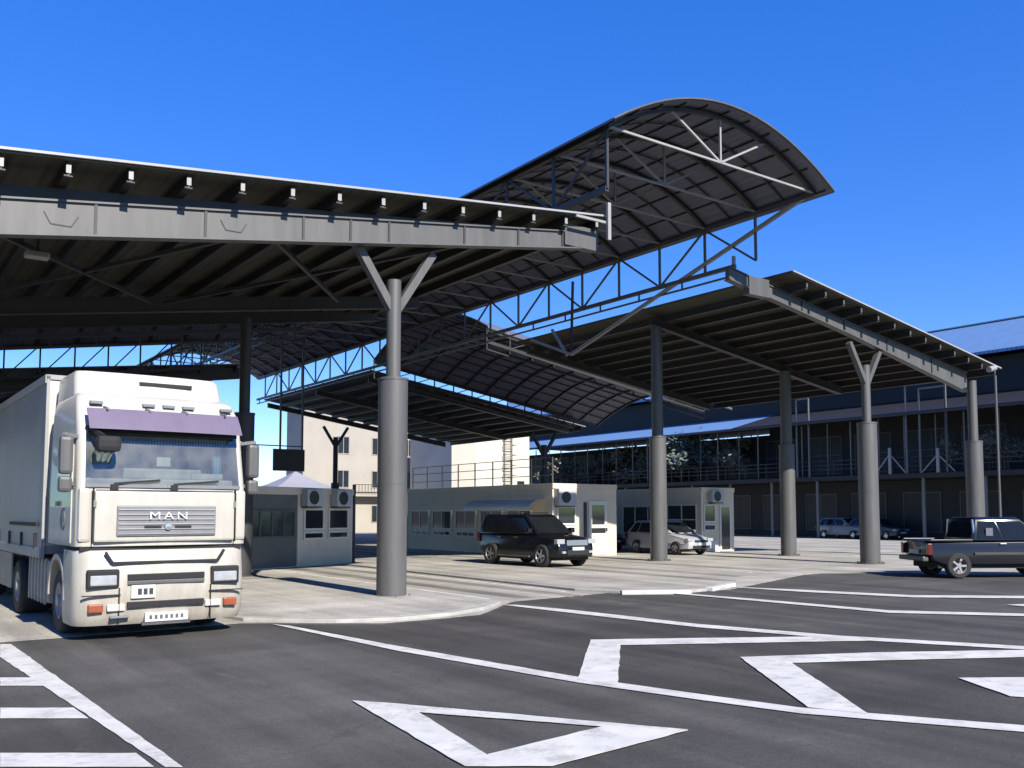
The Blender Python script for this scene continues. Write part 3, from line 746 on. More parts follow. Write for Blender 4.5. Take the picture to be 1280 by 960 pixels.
# pale steel frames and braced stubs standing on the terrace edge
def at_v(px, py, v=V0 - .3): return hit_v(px, py, v)
for a, b, zt, zb in ((1131, 1181, 482, 583), (1148, 1181, 486, 575), (995, 1010, 500, 590)):
    p, q = at_v(a, zt), at_v(b, zt); k = MB()
    k.bar((p.x, p.y, 4.45), p, .1); k.bar((q.x, q.y, 4.45), (q.x, q.y, p.z), .1); k.bar(p, (q.x, q.y, p.z), .1); k.build('steel_frame', TF, tb)
for px in (1112, 1172):
    p = at_v(px, 560); k = MB(); k.bar((p.x, p.y, 4.45), p, .16); k.bar((p.x, p.y - 1.1, 4.5), (p.x, p.y, p.z - .4), .06); k.bar((p.x, p.y + 1.1, 4.5), (p.x, p.y, p.z - .4), .06)
    k.build('braced_stub', STEEL_LT, tb)

# ------------------------------------------------------------------ buildings far behind
BEIGE = mat('beige_render', (.33, .30, .255), .85, 0, .08, .4)
CREAM = mat('cream_render', (.50, .46, .38), .8, 0, .05, .3)
bb = site_thing('apartment_building', 'beige rendered building with dark windows behind the small booth', 'building', (34, 80, 0))
k = MB(); k.box(33.6, 48.5, 80, 84, 0, 12); k.build('wall', BEIGE, bb)
k = MB(); k.box(33.3, 48.8, 79.7, 84.3, 12, 12.4); k.build('roof', STEEL, bb)
fr = (Vector((33.6, 80, 0)), Vector((1, 0, 0)), Vector((0, -1, 0)))
for z in (.9, 4.2, 7.4):
    for a in (3.4, 7.0, 10.4, 12.9):
        window(bb, fr, a, a + 1.25, z, z + 1.7, 2, 1, STEEL_LT, PANE, 'window', .08)
for z in (3.4,):
    k = MB(); panel(k, fr, 4.8, 9.4, z, z + .18, .0, 1.1); b_ = k.build('balcony', BEIGE, bb)
    k = MB()
    for j in range(15): panel(k, fr, 4.85 + j * .32, 4.89 + j * .32, z + .18, z + 1.1, 1.02, 1.06)
    panel(k, fr, 4.8, 9.4, z + 1.08, z + 1.14, 1.0, 1.08); k.build('railing', STEEL_DK, b_)
wb = site_thing('service_building', 'cream white block with a wall ladder above the long booth', 'building', (44, 68, 0))
k = MB(); k.prism([(42.6, 68.6), (44.3, 67.4), (50.2, 67.4), (50.2, 76), (42.6, 76)], 0, 9.6); k.build('wall', CREAM, wb)
k = MB(); k.prism([(42.4, 68.4), (44.2, 67.1), (50.5, 67.1), (50.5, 76.3), (42.4, 76.3)], 9.6, 9.85); k.build('roof', STEEL, wb)
k = MB()
for v in (47.3, 48.1): k.bar((v, 67.2, .5), (v, 67.2, 9.0), .07)
for i in range(28): k.bar((47.3, 67.2, .6 + i * .3), (48.1, 67.2, .6 + i * .3), .04)
for i in range(8): k.bar((47.2, 66.6, 2.5 + i * .9), (48.2, 66.6, 2.5 + i * .9), .05); k.bar((47.2, 66.6, 2.5 + i * .9), (47.2, 67.3, 2.5 + i * .9), .05); k.bar((48.2, 66.6, 2.5 + i * .9), (48.2, 67.3, 2.5 + i * .9), .05)
k.build('ladder', STEEL, wb)
fr = (Vector((44.3, 67.4, 0)), Vector((1, 0, 0)), Vector((0, -1, 0)))
window(wb, fr, 4.4, 5.4, 3.6, 4.8, 1, 1, FRAME_W, PANE, 'window', .08)
# pale party tent
TENT = mat('tent_fabric', (.24, .235, .27), .8, 0, .05)
p = ground_w(368, 641 + 1.85 * F / 79.0); bs = to_site(p)
tt = site_thing('party_tent', 'pale lilac pyramid tent roof rising behind the small booth', 'tent', (bs.x, bs.y, 0))
hw = 2.75
k = MB()
rings = []
for s_, z in ((1, 3.6), (1, 3.95), (.62, 4.4), (.3, 4.9), (.03, 5.4)):
    rings.append([(bs.x + a * hw * s_, bs.y + b * hw * s_, z) for a, b in ((-1, -1), (1, -1), (1, 1), (-1, 1))])
k.loft(rings, caps=False); k.build('tent_roof', TENT, tt)
for a, b in ((-1, -1), (1, -1), (1, 1), (-1, 1)):
    k = MB(); k.tube((bs.x + a * hw * .97, bs.y + b * hw * .97, 0), (bs.x + a * hw * .97, bs.y + b * hw * .97, 3.7), .04); k.build('leg', STEEL_LT, tt)
# hanging lane sign
p = hit_u(362, 575, 47.5)
ls = site_thing('lane_sign', 'dark square lane sign hung on two rods beyond the truck', 'sign', (p.x, 47.5, p.z - .6))
k = MB(); k.box(p.x - .85, p.x + .75, 47.44, 47.54, p.z - .52, p.z + .5); sg = k.build('sign_board', mat('sign_back', (.045, .032, .03), .6), ls)
k = MB(); 
for a in (-.93, .75): k.box(p.x + a, p.x + a + .08, 47.42, 47.56, p.z - .6, p.z + .58)
k.box(p.x - .85, p.x + .75, 47.42, 47.56, p.z + .5, p.z + .58); k.box(p.x - .85, p.x + .75, 47.42, 47.56, p.z - .6, p.z - .52); k.build('sign_frame', STEEL_DK, sg)
for a in (-.55, .7):
    k = MB(); k.bar((p.x + a, 47.5, p.z + .58), (p.x + a, 47.5, ZS), .09); k.build('rod', STEEL, ls)
k = MB(); k.bar((p.x - 2.2, 47.5, p.z + .75), (p.x + .75, 47.5, p.z + .75), .06); k.build('cross_rod', STEEL, ls)

# ------------------------------------------------------------------ plants on the terrace
def leaf_mat(name, c):
    m = mat(name, c, .7, 0, .45, 1.6); return m
LEAF = leaf_mat('leaf_dark', (.15, .135, .09)); LEAF2 = leaf_mat('leaf_pale', (.11, .14, .115)); BARK = mat('bark', (.08, .06, .045), .9, 0, .3, 6)
def shrub(label, v, u, z, rad, h, n, m, seed, group=None, cat='shrub', name='shrub', trunk=.35):
    r = random.Random(seed); t = site_thing(name, label, cat, (v, u, z), group); k = MB()
    cl = [(Vector((r.gauss(0, .42) * rad, r.gauss(0, .42) * rad, h * (trunk + (1 - trunk) * r.random()))), rad * r.uniform(.25, .5)) for _ in range(12)]
    for i in range(n):
        c_, rr = r.choice(cl); d = Vector((r.gauss(0, 1), r.gauss(0, 1), r.gauss(0, .8))).normalized() * rr * r.random() ** .4
        q = Vector((v, u, z)) + c_ + d; a = Vector((r.gauss(0, 1), r.gauss(0, 1), r.gauss(0, 1))).normalized(); b = a.orthogonal().normalized(); s = rad * r.uniform(.06, .12)
        k.add([q - a * s, q + b * s * .5, q + a * s, q - b * s * .5], [(0, 1, 2, 3)])
    k.build('foliage', m, t)
    k = MB(); k.tube((v, u, z), (v, u, z + h * .6), .05 * rad + .02, .02)
    for i in range(5):
        c_ = cl[i][0]; k.tube((v, u, z + h * .25), Vector((v, u, z)) + c_, .03 * rad + .01, .01, 6)
    k.build('stem', BARK, t); return t
sh = []
for i in range(16):
    px = 700 + i * 15 + rnd.uniform(-4, 4)
    if 850 < px < 900: continue
    q = hit_v(px, 600, V0 + 1.2)
    shrub('dark leafy shrub growing in the row along the terminal terrace', V0 + rnd.uniform(.8, 2.4), q.y, 4.45, rnd.uniform(1.2, 2.2), rnd.uniform(1.8, 3.8), 700, LEAF, 50 + i, 'shrubs along the terrace')
q = hit_v(872, 570, V0 + 1.2); shrub('pale grey-green bushy tree, widest on the terrace right of the tall sleeved column', V0 + 1.2, q.y, 4.45, 2.2, 3.9, 2200, LEAF2, 91, None, 'tree', 'tree', .3)
for i, px in enumerate((1190, 1238, 1262)):
    q = hit_v(px, 570, V0 + 1.2)
    shrub(('low dark shrub on the terrace just left of the rightmost column', 'dark shrub on the terrace behind the canopy downpipe', 'dark shrub on the terrace nearest the right edge')[i], V0 + 1.0, q.y, 4.45, 1.2, 2.4, 420, LEAF, 120 + i, 'shrubs at the right of the terrace')
# ------------------------------------------------------------------ vehicles
def paint(name, c, rough=.28, coat=.5, var=.06): return mat(name, c, rough, .0, var, 1.0, 0, coat)
CHROME = mat('bright_metal', (.6, .6, .62), .2, .9, .05)
LAMP = mat('lamp_lens', (.34, .35, .36), .12, .1, .15, 12, 0, .6)
RED = mat('tail_lens', (.10, .010, .008), .2, 0, .1); AMBER = mat('amber_lens', (.26, .065, .03), .3, 0, .1)
PLATE = mat('number_plate_white', (.5, .5, .48), .5, 0, .03)
CGLASS = mat('car_glass', (.010, .012, .014), .08, 0, .2, 1, 0, 0, .4)
def wheel(th, x, y, r, wd, side, rimm=CHROME, dual=False, spokes=5):
    """tyre as the part, rim as its piece; axle along local y"""
    k = MB(); y0, y1 = y - wd / 2, y + wd / 2
    k.lathe((x, y0, r), (0, 1, 0), [(0, r * .62), (0, r * .9), (wd * .12, r * .985), (wd * .3, r), (wd * .7, r), (wd * .88, r * .985), (wd, r * .9), (wd, r * .62), (wd * .5, r * .6), (0, r * .62)], 28)
    w_ = k.build('wheel', RUBBER, th, smooth=True)
    k = MB(); yo = y1 if side > 0 else y0; s = -1 if side > 0 else 1
    k.lathe((x, yo + s * .02, r), (0, -s, 0), [(-.12, .01), (-.12, r * .55), (-.0, r * .60), (.008, r * .64), (.008, r * .60), (-.02, r * .56)], 24)
    for i in range(spokes):
        a = 2 * math.pi * i / spokes; ca, sa = math.cos(a), math.sin(a)
        k.bar((x + ca * r * .08, yo + s * .035, r + sa * r * .08), (x + ca * r * .57, yo + s * .03, r + sa * r * .57), r * .17, .03, (0, 1, 0))
    k.tube((x, yo + s * .07, r), (x, yo + s * .015, r), r * .15, r * .12, 12)
    k.build('rim', rimm, w_, smooth=True)
    return w_
def car_body(th, top, w, zb, arches, ar, m, nose=.16, tuck=.04, name='body'):
    """side profile with open wheel arches, taken across the width, rounded and drawn in at nose and tail"""
    pts = list(top)                                   # rear bottom -> top -> front bottom
    for xc in sorted(arches, reverse=True):
        n = 12; z0 = zb
        for i in range(n + 1):
            a = math.pi * i / n; pts.append((xc + ar * math.cos(a), max(z0, ar * .93 + ar * math.sin(a) * 1.0 - ar * .93 + z0 * .0 + (ar * .0))))
    ys = [-w, -w + .10, -w * .5, 0, w * .5, w - .10, w]
    xmin = min(p[0] for p in pts); xmax = max(p[0] for p in pts); L_ = xmax - xmin; zt = max(p[1] for p in pts)
    rings = []
    for y in ys:
        ring = []
        for x, z in pts:
            e = max(0, (abs((x - xmin) / L_ - .5) - .33) / .17)
            sh_ = 1 - nose * e * e
            sx = 1 - (.045 * (abs(y) / w) ** 3 * e)
            lean = 1 - tuck * max(0, (z - zb - .35) / (zt - zb)) - .02 * max(0, (zb + .2 - z))
            zz = z - (.05 * (abs(y) / w) ** 4 if z > zt - .28 else 0)
            ring.append(((x - (xmin + xmax) / 2) * sx + (xmin + xmax) / 2, y * sh_ * lean, zz))
        rings.append(ring)
    k = MB(); k.loft(rings, caps=False)
    n = len(pts)
    k.f.append(list(range(n - 1, -1, -1))); k.f.append(list(range((len(ys) - 1) * n, len(ys) * n)))
    return k.build(name, m, th, bevel=.03, seg=2, angle=50, smooth=True)
def cabin(th, b, t, m, gm=CGLASS, posts=(.5,), wind=True):
    """b, t = (x0, x1, half width, z) at belt and roof; pillars in body colour, panes let in"""
    B = [(b[0], -b[2], b[3]), (b[1], -b[2], b[3]), (b[1], b[2], b[3]), (b[0], b[2], b[3])]
    T = [(t[0], -t[2], t[3]), (t[1], -t[2], t[3]), (t[1], t[2], t[3]), (t[0], t[2], t[3])]
    mid = [((t[0] * .8 + t[1] * .2), 0, 0)]
    k = MB(); k.loft([B, T, [(p[0] * .94 + (t[0] + t[1]) / 2 * .06, p[1] * .86, p[2] + .05) for p in T]]); c = k.build('cabin', m, th, bevel=.03, angle=20, smooth=True)
    V = Vector
    def face(i):
        j = (i + 1) % 4; return V(B[i]), V(B[j]), V(T[j]), V(T[i])
    def pane(i, s0, s1, t0, t1, name):
        a, b_, c_, d = face(i); nr = (b_ - a).cross(d - a).normalized()
        f = lambda s, tt: (a * (1 - s) + b_ * s) * (1 - tt) + (d * (1 - s) + c_ * s) * tt
        k = MB(); k.slab([f(s0, t0) + nr * .004, f(s1, t0) + nr * .004, f(s1, t1) + nr * .004, f(s0, t1) + nr * .004], nr, .012); k.build(name, gm, c)
    cuts = [0.05] + list(posts) + [.95]
    for i in (0, 2):
        for a0, a1 in zip(cuts, cuts[1:]):
            s0, s1 = (a0 + .012, a1 - .012) if i == 0 else (1 - a1 + .012, 1 - a0 - .012)
            pane(i, s0, s1, .06, .88, 'side_window')
    pane(1, .05, .95, .06, .92, 'windscreen'); pane(3, .08, .92, .1, .88, 'rear_window')
    return c
def boxpart(th, name, m, x0, x1, y0, y1, z0, z1, bevel=.015):
    k = MB(); k.box(x0, x1, y0, y1, z0, z1); return k.build(name, m, th, bevel=bevel)
def heading_at(px, ydist_base_y, rz, dx=0): return ground_w(px, ydist_base_y)

# --- black off-road car, front towards the camera right
BLK = paint('black_car_paint', (.004, .004, .0045), .2, .15)
def offroader():
    L_ = 4.5; p = ground_w(668, 706); rz = R(-54.4) + R(4)
    th = world_thing('off_road_car', 'black off-road car with silver wheels, parked before the long booth', 'car', (p.x, p.y, .005), rz)
    top = [(-2.2, .45), (-2.24, .7), (-2.2, 1.12), (1.02, 1.12), (1.25, 1.10), (2.0, 1.0), (2.2, .9), (2.26, .62), (2.22, .36)]
    car_body(th, top, .93, .34, (-1.38, 1.38), .45, BLK, .14)
    boxpart(th, 'underbody', DARK, -1.95, 1.95, -.78, .78, .24, .6)
    cabin(th, (-2.12, 1.12, .86, 1.10), (-1.95, .35, .70, 1.74), BLK, posts=(.28, .58))
    for s in (-1, 1):
        wheel(th, 1.38, s * .82, .385, .26, s); wheel(th, -1.38, s * .82, .385, .26, s)
        boxpart(th, 'headlight', LAMP, 2.02, 2.19, s * .72 - .17, s * .72 + .17, .80, .96)
        boxpart(th, 'fog_lamp', LAMP, 2.10, 2.25, s * .62 - .08, s * .62 + .08, .48, .56)
        boxpart(th, 'mirror', BLK, .78, .95, s * 1.0 - .1, s * 1.0 + .1, 1.14, 1.32, .03)
        boxpart(th, 'roof_rail', STEEL, -1.7, .1, s * .62 - .02, s * .62 + .02, 1.82, 1.86, .008)
        boxpart(th, 'side_step', STEEL, -.85, .85, s * .95 - .06, s * .95 + .06, .32, .38)
        boxpart(th, 'tail_light', RED, -2.26, -2.12, s * .76 - .08, s * .76 + .08, .8, 1.15)
        boxpart(th, 'handle', STEEL, -.05, .13, s * .925 - .015, s * .925 + .015, .98, 1.01, .006)
        boxpart(th, 'handle', STEEL, -1.0, -.82, s * .925 - .015, s * .925 + .015, .98, 1.01, .006)
    boxpart(th, 'grille', CHROME, 2.1, 2.235, -.48, .48, .74, .93)
    boxpart(th, 'bumper_insert', DARK, 2.12, 2.27, -.5, .5, .42, .6)
    boxpart(th, 'number_plate', PLATE, 2.2, 2.285, -.27, .27, .58, .69, .006)
    return th
offroader()

# --- dark pickup leaving at the right edge
NAVY = paint('dark_pickup_paint', (.007, .007, .010), .2, .1)
def pickup():
    d = 26.0; rz = R(3); xr = (1182 - 640) / F * d
    th = world_thing('pickup_truck', 'dark navy pickup truck cut off by the right edge of the yard', 'pickup', (xr + 1.75, d + 1.0, 0), rz)
    top = [(-2.25, .50), (-2.3, .62), (-2.27, 1.05), (1.05, 1.08), (1.3, 1.08), (2.25, .98), (2.45, .86), (2.5, .6), (2.46, .4)]
    car_body(th, top, .86, .40, (-1.45, 1.52), .44, NAVY, .10, .03)
    boxpart(th, 'underbody', DARK, -2.0, 2.2, -.72, .72, .28, .62)
    boxpart(th, 'bed_rim', NAVY, -2.25, -1.02, -.84, -.76, 1.04, 1.10); boxpart(th, 'bed_rim', NAVY, -2.25, -1.02, .76, .84, 1.04, 1.10)
    boxpart(th, 'bed_floor', DARK, -2.2, -1.04, -.74, .74, 1.052, 1.064, 0)
    cabin(th, (-1.0, 1.2, .80, 1.07), (-.86, .45, .66, 1.68), NAVY, posts=(.42,))
    for s in (-1, 1):
        wheel(th, 1.52, s * .75, .36, .24, s, STEEL_LT); wheel(th, -1.45, s * .75, .36, .24, s, STEEL_LT)
        boxpart(th, 'tail_light', RED, -2.32, -2.19, s * .74 - .07, s * .74 + .07, .66, .98)
        boxpart(th, 'headlight', LAMP, 2.3, 2.48, s * .62 - .16, s * .62 + .16, .72, .9)
        boxpart(th, 'mirror', NAVY, .72, .88, s * .92 - .1, s * .92 + .1, 1.12, 1.3, .03)
        boxpart(th, 'handle', CHROME, -.25, -.07, s * .858 - .012, s * .858 + .012, .96, .99, .005)
        k = MB(); k.tube((-.93, s * .74, 1.08), (-.93, s * .66, 1.66), .03); k.build('sports_bar', CHROME, th)
        boxpart(th, 'side_trim', STEEL_DK, -1.0, 1.05, s * .862 - .012, s * .862 + .012, .66, .73, .005)
    boxpart(th, 'rear_bumper', STEEL, -2.44, -2.27, -.72, .72, .48, .62, .03)
    boxpart(th, 'number_plate', PLATE, -2.34, -2.30, -.26, .26, .68, .8, .004)
    boxpart(th, 'window_sticker', mat('sticker', (.10, .10, .13), .5), -.62, -.42, -.807, -.80, 1.2, 1.42, 0)
    return th
pickup()

# --- small cars
def hatchback(label, px, py, m, rz, L_=4.1):
    p = ground_w(px, py)
    th = world_thing('hatchback_car', label, 'car', (p.x, p.y, .005), rz)
    top = [(-1.95, .42), (-2.02, .62), (-1.96, .98), (.85, .94), (1.05, .92), (1.8, .78), (2.0, .66), (2.05, .46), (2.0, .28)]
    car_body(th, top, .86, .26, (-1.22, 1.24), .36, m, .16)
    boxpart(th, 'underbody', DARK, -1.7, 1.7, -.7, .7, .2, .5)
    cabin(th, (-1.88, 1.0, .80, .93), (-1.45, .22, .62, 1.45), m, posts=(.25, .6))
    for s in (-1, 1):
        wheel(th, 1.24, s * .76, .30, .2, s); wheel(th, -1.22, s * .76, .30, .2, s)
        boxpart(th, 'headlight', LAMP, 1.78, 1.99, s * .62 - .17, s * .62 + .17, .60, .74, .03)
        boxpart(th, 'mirror', m, .62, .76, s * .9 - .09, s * .9 + .09, .96, 1.1, .03)
        boxpart(th, 'tail_light', RED, -2.03, -1.9, s * .7 - .08, s * .7 + .08, .68, .92)
    boxpart(th, 'grille', DARK, 1.9, 2.045, -.4, .4, .56, .66); boxpart(th, 'lower_grille', DARK, 1.9, 2.065, -.5, .5, .3, .42)
    boxpart(th, 'number_plate', PLATE, 2.0, 2.085, -.26, .26, .43, .54, .004)
    return th
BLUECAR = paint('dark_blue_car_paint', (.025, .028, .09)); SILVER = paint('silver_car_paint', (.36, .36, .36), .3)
ph = to_world(Vector((29.9, 35.2, 0)))
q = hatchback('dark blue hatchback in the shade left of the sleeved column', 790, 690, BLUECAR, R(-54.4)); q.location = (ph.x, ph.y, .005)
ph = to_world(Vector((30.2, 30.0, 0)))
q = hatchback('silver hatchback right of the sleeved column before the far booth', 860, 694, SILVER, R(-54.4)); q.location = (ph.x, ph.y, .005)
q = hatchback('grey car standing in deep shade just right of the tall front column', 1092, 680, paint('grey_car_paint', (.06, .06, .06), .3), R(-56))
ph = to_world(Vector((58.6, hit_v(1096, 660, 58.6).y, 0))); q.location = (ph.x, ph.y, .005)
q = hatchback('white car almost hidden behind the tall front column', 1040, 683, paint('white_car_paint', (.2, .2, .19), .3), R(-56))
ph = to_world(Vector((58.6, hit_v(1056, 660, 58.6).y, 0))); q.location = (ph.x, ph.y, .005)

def hazed(m):        # pale diffuse film imitating the hazy reflection on the screen
    nt = m.node_tree; N, L = nt.nodes, nt.links; o = next(n for n in N if n.type == 'OUTPUT_MATERIAL'); s = o.inputs[0].links[0].from_socket
    d = N.new('ShaderNodeBsdfDiffuse'); d.inputs[0].default_value = (.42, .42, .38, 1)
    tc = N.new('ShaderNodeTexCoord'); n = N.new('ShaderNodeTexNoise'); n.inputs['Scale'].default_value = 2.5; n.inputs['Detail'].default_value = 6; L.new(tc.outputs['Object'], n.inputs['Vector'])
    r = N.new('ShaderNodeMapRange'); r.inputs[1].default_value = .3; r.inputs[2].default_value = .7; r.inputs[3].default_value = .05; r.inputs[4].default_value = .22; L.new(n.outputs[0], r.inputs[0])
    x = N.new('ShaderNodeMixShader'); L.new(r.outputs[0], x.inputs[0]); L.new(s, x.inputs[1]); L.new(d.outputs[0], x.inputs[2]); L.new(x.outputs[0], o.inputs[0]); return m
# --- the articulated truck
WHITE = None
def white_dirty():
    m, nt, b = nodes_of('truck_white'); N, L = nt.nodes, nt.links
    tc = N.new('ShaderNodeTexCoord'); sp = N.new('ShaderNodeSeparateXYZ'); L.new(tc.outputs['Object'], sp.inputs[0])
    n = N.new('ShaderNodeTexNoise'); n.inputs['Scale'].default_value = 3; n.inputs['Detail'].default_value = 8; n.inputs['Roughness'].default_value = .7
    mp = N.new('ShaderNodeMapping'); mp.inputs['Scale'].default_value = (1.6, 1.6, .5); L.new(tc.outputs['Object'], mp.inputs[0]); L.new(mp.outputs[0], n.inputs['Vector'])
    mr = N.new('ShaderNodeMapRange'); mr.inputs[1].default_value = 3.4; mr.inputs[2].default_value = .2; mr.inputs[3].default_value = .04; mr.inputs[4].default_value = .8; L.new(sp.outputs[2], mr.inputs[0])
    mu = N.new('ShaderNodeMath'); mu.operation = 'MULTIPLY'; L.new(mr.outputs[0], mu.inputs[0])
    r = N.new('ShaderNodeValToRGB'); r.color_ramp.elements[0].position = .25; r.color_ramp.elements[1].position = .7
    r.color_ramp.elements[0].color = (.12, .12, .12, 1); r.color_ramp.elements[1].color = (1, 1, 1, 1); L.new(n.outputs[0], r.inputs[0]); L.new(r.outputs[0], mu.inputs[1])
    mx = N.new('ShaderNodeMix'); mx.data_type = 'RGBA'; L.new(mu.outputs[0], mx.inputs[0]); mx.inputs[6].default_value = (.46, .435, .385, 1); mx.inputs[7].default_value = (.25, .205, .145, 1)
    L.new(mx.outputs[2], b.inputs['Base Color']); b.inputs['Roughness'].default_value = .4; b.inputs['Coat Weight'].default_value = .25
    return m
def truck():
    T_WHITE = white_dirty()
    GREYP = mat('truck_grey_plastic', (.16, .16, .165), .5, 0, .15, 3)
    TRAIL = mat('trailer_side', (.24, .235, .235), .5, 0, .1, .5, 0, .0, .5, 6); 
    PURP = mat('purple_visor', (.14, .112, .155), .4, 0, .1, 2, 0, .4)
    SKIRT = mat('side_skirt_dusty', (.30, .275, .235), .75, 0, .22, 2.5)
    SEAT = mat('cab_interior', (.17, .165, .15), .8, 0, .2, 4); DASH = mat('cab_dash', (.36, .35, .32), .6, 0, .2, 4)
    rz = R(36.3)
    lc = ground_w(91, 806)
    cx, sx = math.cos(rz), math.sin(rz)
    loc = (lc.x + cx * 1.25, lc.y + sx * 1.25, .006)
    th = world_thing('articulated_truck', 'white articulated truck with purple sun visor and grey trailer', 'truck', loc, rz)
    # local: x across (image left negative), y backwards from the front, z up
    W = 1.24
    def ring(z, w, f, b, rc, bow=.05):
        pts = []
        n = 6
        for i in range(n + 1):                       # front-left corner
            a = math.pi + math.pi / 2 * i / n; pts.append((-w + rc + rc * math.cos(a), f + bow + rc + rc * math.sin(a), z))
        pts.append((-w * .45, f + bow * .3, z)); pts.append((0, f, z)); pts.append((w * .45, f + bow * .3, z))
        for i in range(n + 1):
            a = -math.pi / 2 + math.pi / 2 * i / n; pts.append((w - rc + rc * math.cos(a), f + bow + rc + rc * math.sin(a), z))
        pts += [(w, b, z), (-w, b, z)]
        return pts
    RC = .11
    levels = [(1.36, W, .04, 2.2), (2.05, W, .06, 2.2), (2.24, W, .08, 2.2), (3.02, W - .02, .24, 2.2), (3.12, W - .02, .27, 2.2), (3.40, W - .03, .40, 2.2), (3.58, W - .06, .56, 2.2), (3.66, W - .12, .72, 2.2)]
    k = MB(); rings = [ring(z, w, f, b, RC) for z, w, f, b in levels]
    n = len(rings[0]); k.loft(rings)
    # cut the windscreen opening (front span between the rounded corners) and the side-window openings
    keep = []
    for f in k.f:
        if len(f) == 4:
            lv = min(f) // n; idx = sorted(i % n for i in f)
            if lv == 2 and all(6 <= i <= 10 for i in idx): continue
        keep.append(f)
    k.f = keep
    cab = k.build('cab', T_WHITE, th, smooth=True)
    # interior behind the screen
    k = MB(); k.box(-W + .12, W - .12, 1.3, 1.34, 2.0, 3.1); k.box(-W + .1, W - .1, .3, 1.3, 2.0, 2.06); k.build('cab_back_wall', SEAT, cab)
    k = MB(); k.box(-W + .14, W - .14, .34, .72, 2.06, 2.36); k.box(-.55, .62, .4, .8, 2.36, 2.52); k.box(.45, .95, .36, .7, 2.36, 2.46); k.build('dashboard', DASH, cab, bevel=.03)
    for x in (-.62, .62):
        k = MB(); k.box(x - .26, x + .26, .98, 1.16, 2.0, 2.95); k.build('seat', SEAT, cab, bevel=.06)
    k = MB(); k.lathe((.62, .78, 2.5), (0, .8, .55), [(-.015, .24), (.015, .24), (.015, .21), (-.015, .21), (-.015, .24)], 24); k.build('steering_wheel', DARK, cab)
    k = MB(); k.box(-.06, .14, .42, .44, 2.56, 2.7); k.build('paper_note', PLATE, cab)
    CUR = mat('cab_curtain', (.55, .58, .56), .8, 0, .1, 8); CURB = mat('blue_curtain', (.16, .36, .50), .8, 0, .1, 8)
    for x0, x1, m_, lean in ((-1.0, -.72, CUR, .12), (.80, .93, CURB, 0)):
        k = MB(); nn = 10; r0 = []; r1 = []
        for i in range(nn + 1):
            t = i / nn; yy = .42 + .03 * math.sin(i * 2.2); r0.append((x0 + (x1 - x0) * t * (.55 if lean else 1), yy, 2.36)); r1.append((x0 + (x1 - x0) * t + lean * t, yy + .03, 2.98))
        k.loft([r0, r1, [(a, b + .015, c) for a, b, c in r1], [(a, b + .015, c) for a, b, c in r0]], closed=False, caps=False); k.build('curtain', m_, cab)
    k = MB(); nn = 44
    for i in range(nn):
        x = -.98 + 1.96 * i / nn; dz = .05 + .06 * abs(math.sin(i * math.pi / nn * 3)); yy = .30 + .04 * (abs(x)) ** 2
        k.slab([(x, yy, 2.99), (x + 1.96 / nn, yy, 2.99), (x + 1.96 / nn * .5, yy, 2.99 - dz - .05)], (0, 1, 0), .006)
    k.build('fringe', mat('fringe_white', (.7, .7, .72), .8), cab)
    # glass
    k = MB(); a, b = ring(2.24, W, .08, 2.2, RC), ring(3.02, W - .02, .24, 2.2, RC)
    pts0, pts1 = a[6:11], b[6:11]
    k.loft([pts0, pts1, [(x, y + .012, z) for x, y, z in pts1], [(x, y + .012, z) for x, y, z in pts0]], closed=False, caps=False)
    k.f.append([k_ for k_ in (0, 5, 10, 15)]); k.build('windscreen', hazed(glass_mat('truck_screen', (.84, .88, .86), .08)), th, smooth=True)
    k = MB(); k.bar(Vector(pts0[0]) + Vector((0, -.012, 0)), Vector(pts0[2]) + Vector((0, -.012, 0)), .05, .05); k.bar(Vector(pts0[2]) + Vector((0, -.012, 0)), Vector(pts0[4]) + Vector((0, -.012, 0)), .05, .05); k.build('screen_seal', GREYP, cab)
    for x0, x1 in ((-.75, -.1), (.1, .78)):
        k = MB(); k.bar((x0, .06, 2.27), (x1, .07, 2.33), .03); k.box(x0 - .05, x0 + .05, .02, .07, 2.16, 2.26); k.build('wiper', DARK, th)
    # sun visor: tilted purple shade in front of the screen head
    k = MB(); rows = []
    for z, off in ((3.38, .18), (3.2, .03), (3.06, -.06)):
        rows.append([(x, off + .05 * abs(x) ** 2, z) for x in [-1.12 + 2.24 * i / 10 for i in range(11)]])
    back = [[(x, y + .02, z) for x, y, z in r] for r in rows[::-1]]
    k.loft(rows + back, closed=False, caps=False); k.build('sun_visor', PURP, th, smooth=True)
    for x in (-.85, -.25, .3, .9):
        k = MB(); k.bar((x, .0, 3.1), (x, .28, 3.12), .03); k.build('visor_bracket', GREYP, th)
        k = MB(); k.bar((x, .14, 3.37), (x, .4, 3.42), .03); k.build('visor_bracket', GREYP, th)
    k = MB(); k.box(-1.1, 1.1, .2, .24, 3.02, 3.09); k.build('visor_shadow_strip', DARK, th)  # dark bar standing in for the shade under the visor
    for x in (-.95, -.2, .1, .4, 1.0): boxpart(th, 'roof_marker_lamp', GREYP, x - .09, x + .09, .40, .5, 3.46, 3.51, .01)
    # roof fairing
    k = MB(); rings = []
    for z, w, f in ((3.6, 1.14, .9), (3.98, 1.12, 1.06), (4.05, 1.09, 1.12), (4.08, 1.0, 1.3)):
        rings.append(ring(z, w, f, 2.35, .14, .06))
    k.loft(rings); k.build('roof_fairing', T_WHITE, th, smooth=True)
    k = MB(); k.box(-.2, .62, 1.0, 1.2, 3.86, 3.92); k.build('fairing_slot', DARK, th)
    # front panels
    boxpart(th, 'front_flap', T_WHITE, -1.02, 1.02, -.005, .1, 1.42, 2.16, .03)
    boxpart(th, 'grille', GREYP, -.72, .72, -.035, .05, 1.50, 1.95, .02)
